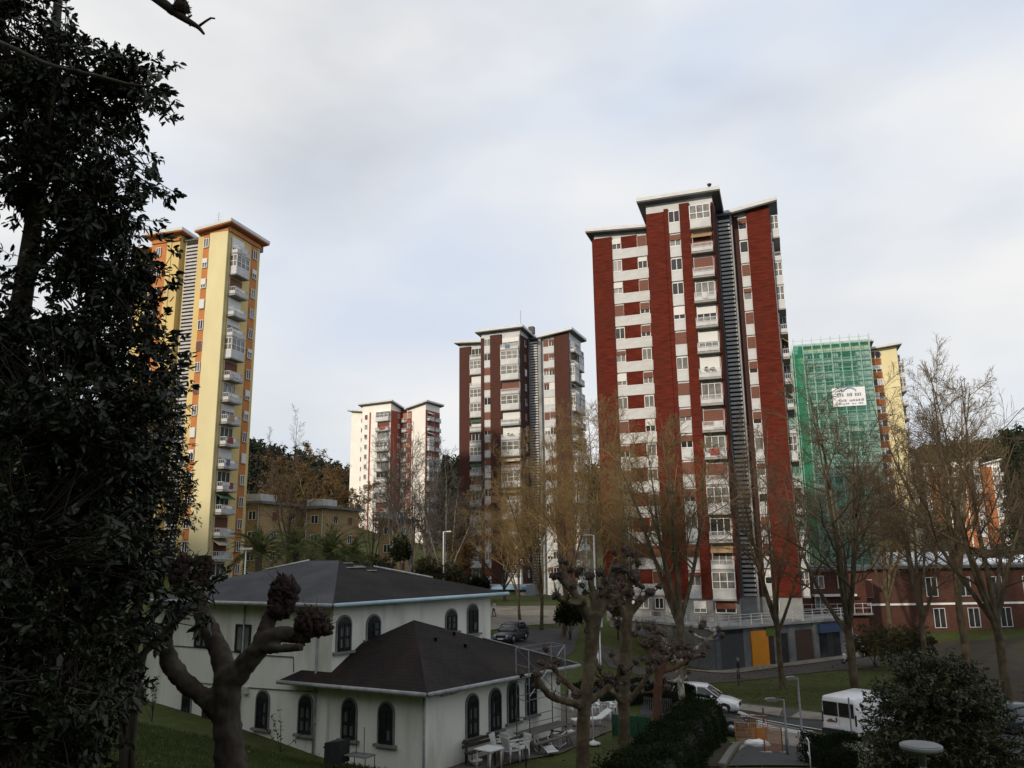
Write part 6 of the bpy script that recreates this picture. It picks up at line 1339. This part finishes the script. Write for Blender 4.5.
# ------------------------------------------------------------------ sky and sun
SUN_AZ, SUN_EL = R(218), R(23)   # compass from +y clockwise: behind the camera on the left
w = bpy.data.worlds.new('World'); S.world = w; w.use_nodes = True; nt = w.node_tree
bg = nt.nodes['Background']
sky = node(nt, 'ShaderNodeTexSky', sky_type='NISHITA'); sky.sun_disc = False; sky.sun_elevation = SUN_EL; sky.sun_rotation = SUN_AZ
sky.air_density = 1.0; sky.dust_density = 1.5
tc = node(nt, 'ShaderNodeTexCoord'); mp = node(nt, 'ShaderNodeMapping'); mp.inputs['Scale'].default_value = (1.5, 1.5, 3.0); mp.inputs['Location'].default_value = (5.6, 2.3, 1.4)
nt.links.new(tc.outputs['Generated'], mp.inputs[0])
n1 = node(nt, 'ShaderNodeTexNoise'); n1.inputs['Scale'].default_value = 1.1; n1.inputs['Detail'].default_value = 5; n1.inputs['Roughness'].default_value = .45
nt.links.new(mp.outputs[0], n1.inputs['Vector'])
cover = node(nt, 'ShaderNodeValToRGB'); e = cover.color_ramp.elements; e[0].position = .38; e[0].color = (.68,.68,.68,1); e[1].position = .54; e[1].color = (1,1,1,1)
nt.links.new(n1.outputs['Fac'], cover.inputs[0])
n2 = node(nt, 'ShaderNodeTexNoise'); n2.inputs['Scale'].default_value = 1.9; n2.inputs['Detail'].default_value = 6; n2.inputs['Roughness'].default_value = .4
mp2 = node(nt, 'ShaderNodeMapping'); mp2.inputs['Scale'].default_value = (1.2, 1.2, 2.6); mp2.inputs['Location'].default_value = (2.1, 4.2, .7)
nt.links.new(tc.outputs['Generated'], mp2.inputs[0]); nt.links.new(mp2.outputs[0], n2.inputs['Vector'])
cl = node(nt, 'ShaderNodeValToRGB'); e = cl.color_ramp.elements; e[0].position = .36; e[0].color = (.645,.715,.83,1); e[1].position = .62; e[1].color = (.86,.86,.86,1)
nt.links.new(n2.outputs['Fac'], cl.inputs[0])
sc10 = node(nt, 'ShaderNodeVectorMath', operation='SCALE'); sc10.inputs['Scale'].default_value = 10.0
nt.links.new(cl.outputs[0], sc10.inputs[0])
mx = node(nt, 'ShaderNodeMixRGB'); nt.links.new(cover.outputs[0], mx.inputs[0]); nt.links.new(sky.outputs[0], mx.inputs[1]); nt.links.new(sc10.outputs[0], mx.inputs[2])
nt.links.new(mx.outputs[0], bg.inputs['Color']); bg.inputs['Strength'].default_value = 0.1
sl = bpy.data.lights.new('sun', 'SUN'); sl.energy = 3.0; sl.angle = R(2.0); sl.color = (1.0, .87, .70)
so = bpy.data.objects.new('sun', sl); COL.objects.link(so)
sd = Vector((math.sin(SUN_AZ)*math.cos(SUN_EL), math.cos(SUN_AZ)*math.cos(SUN_EL), math.sin(SUN_EL)))
so.rotation_euler = sd.to_track_quat('Z', 'Y').to_euler(); so.location = sd*300
vs = S.view_settings; vs.view_transform = 'Standard'; vs.look = 'None'; vs.exposure = 0.05; vs.gamma = 1
S.cycles.max_bounces = 6; S.cycles.transparent_max_bounces = 12
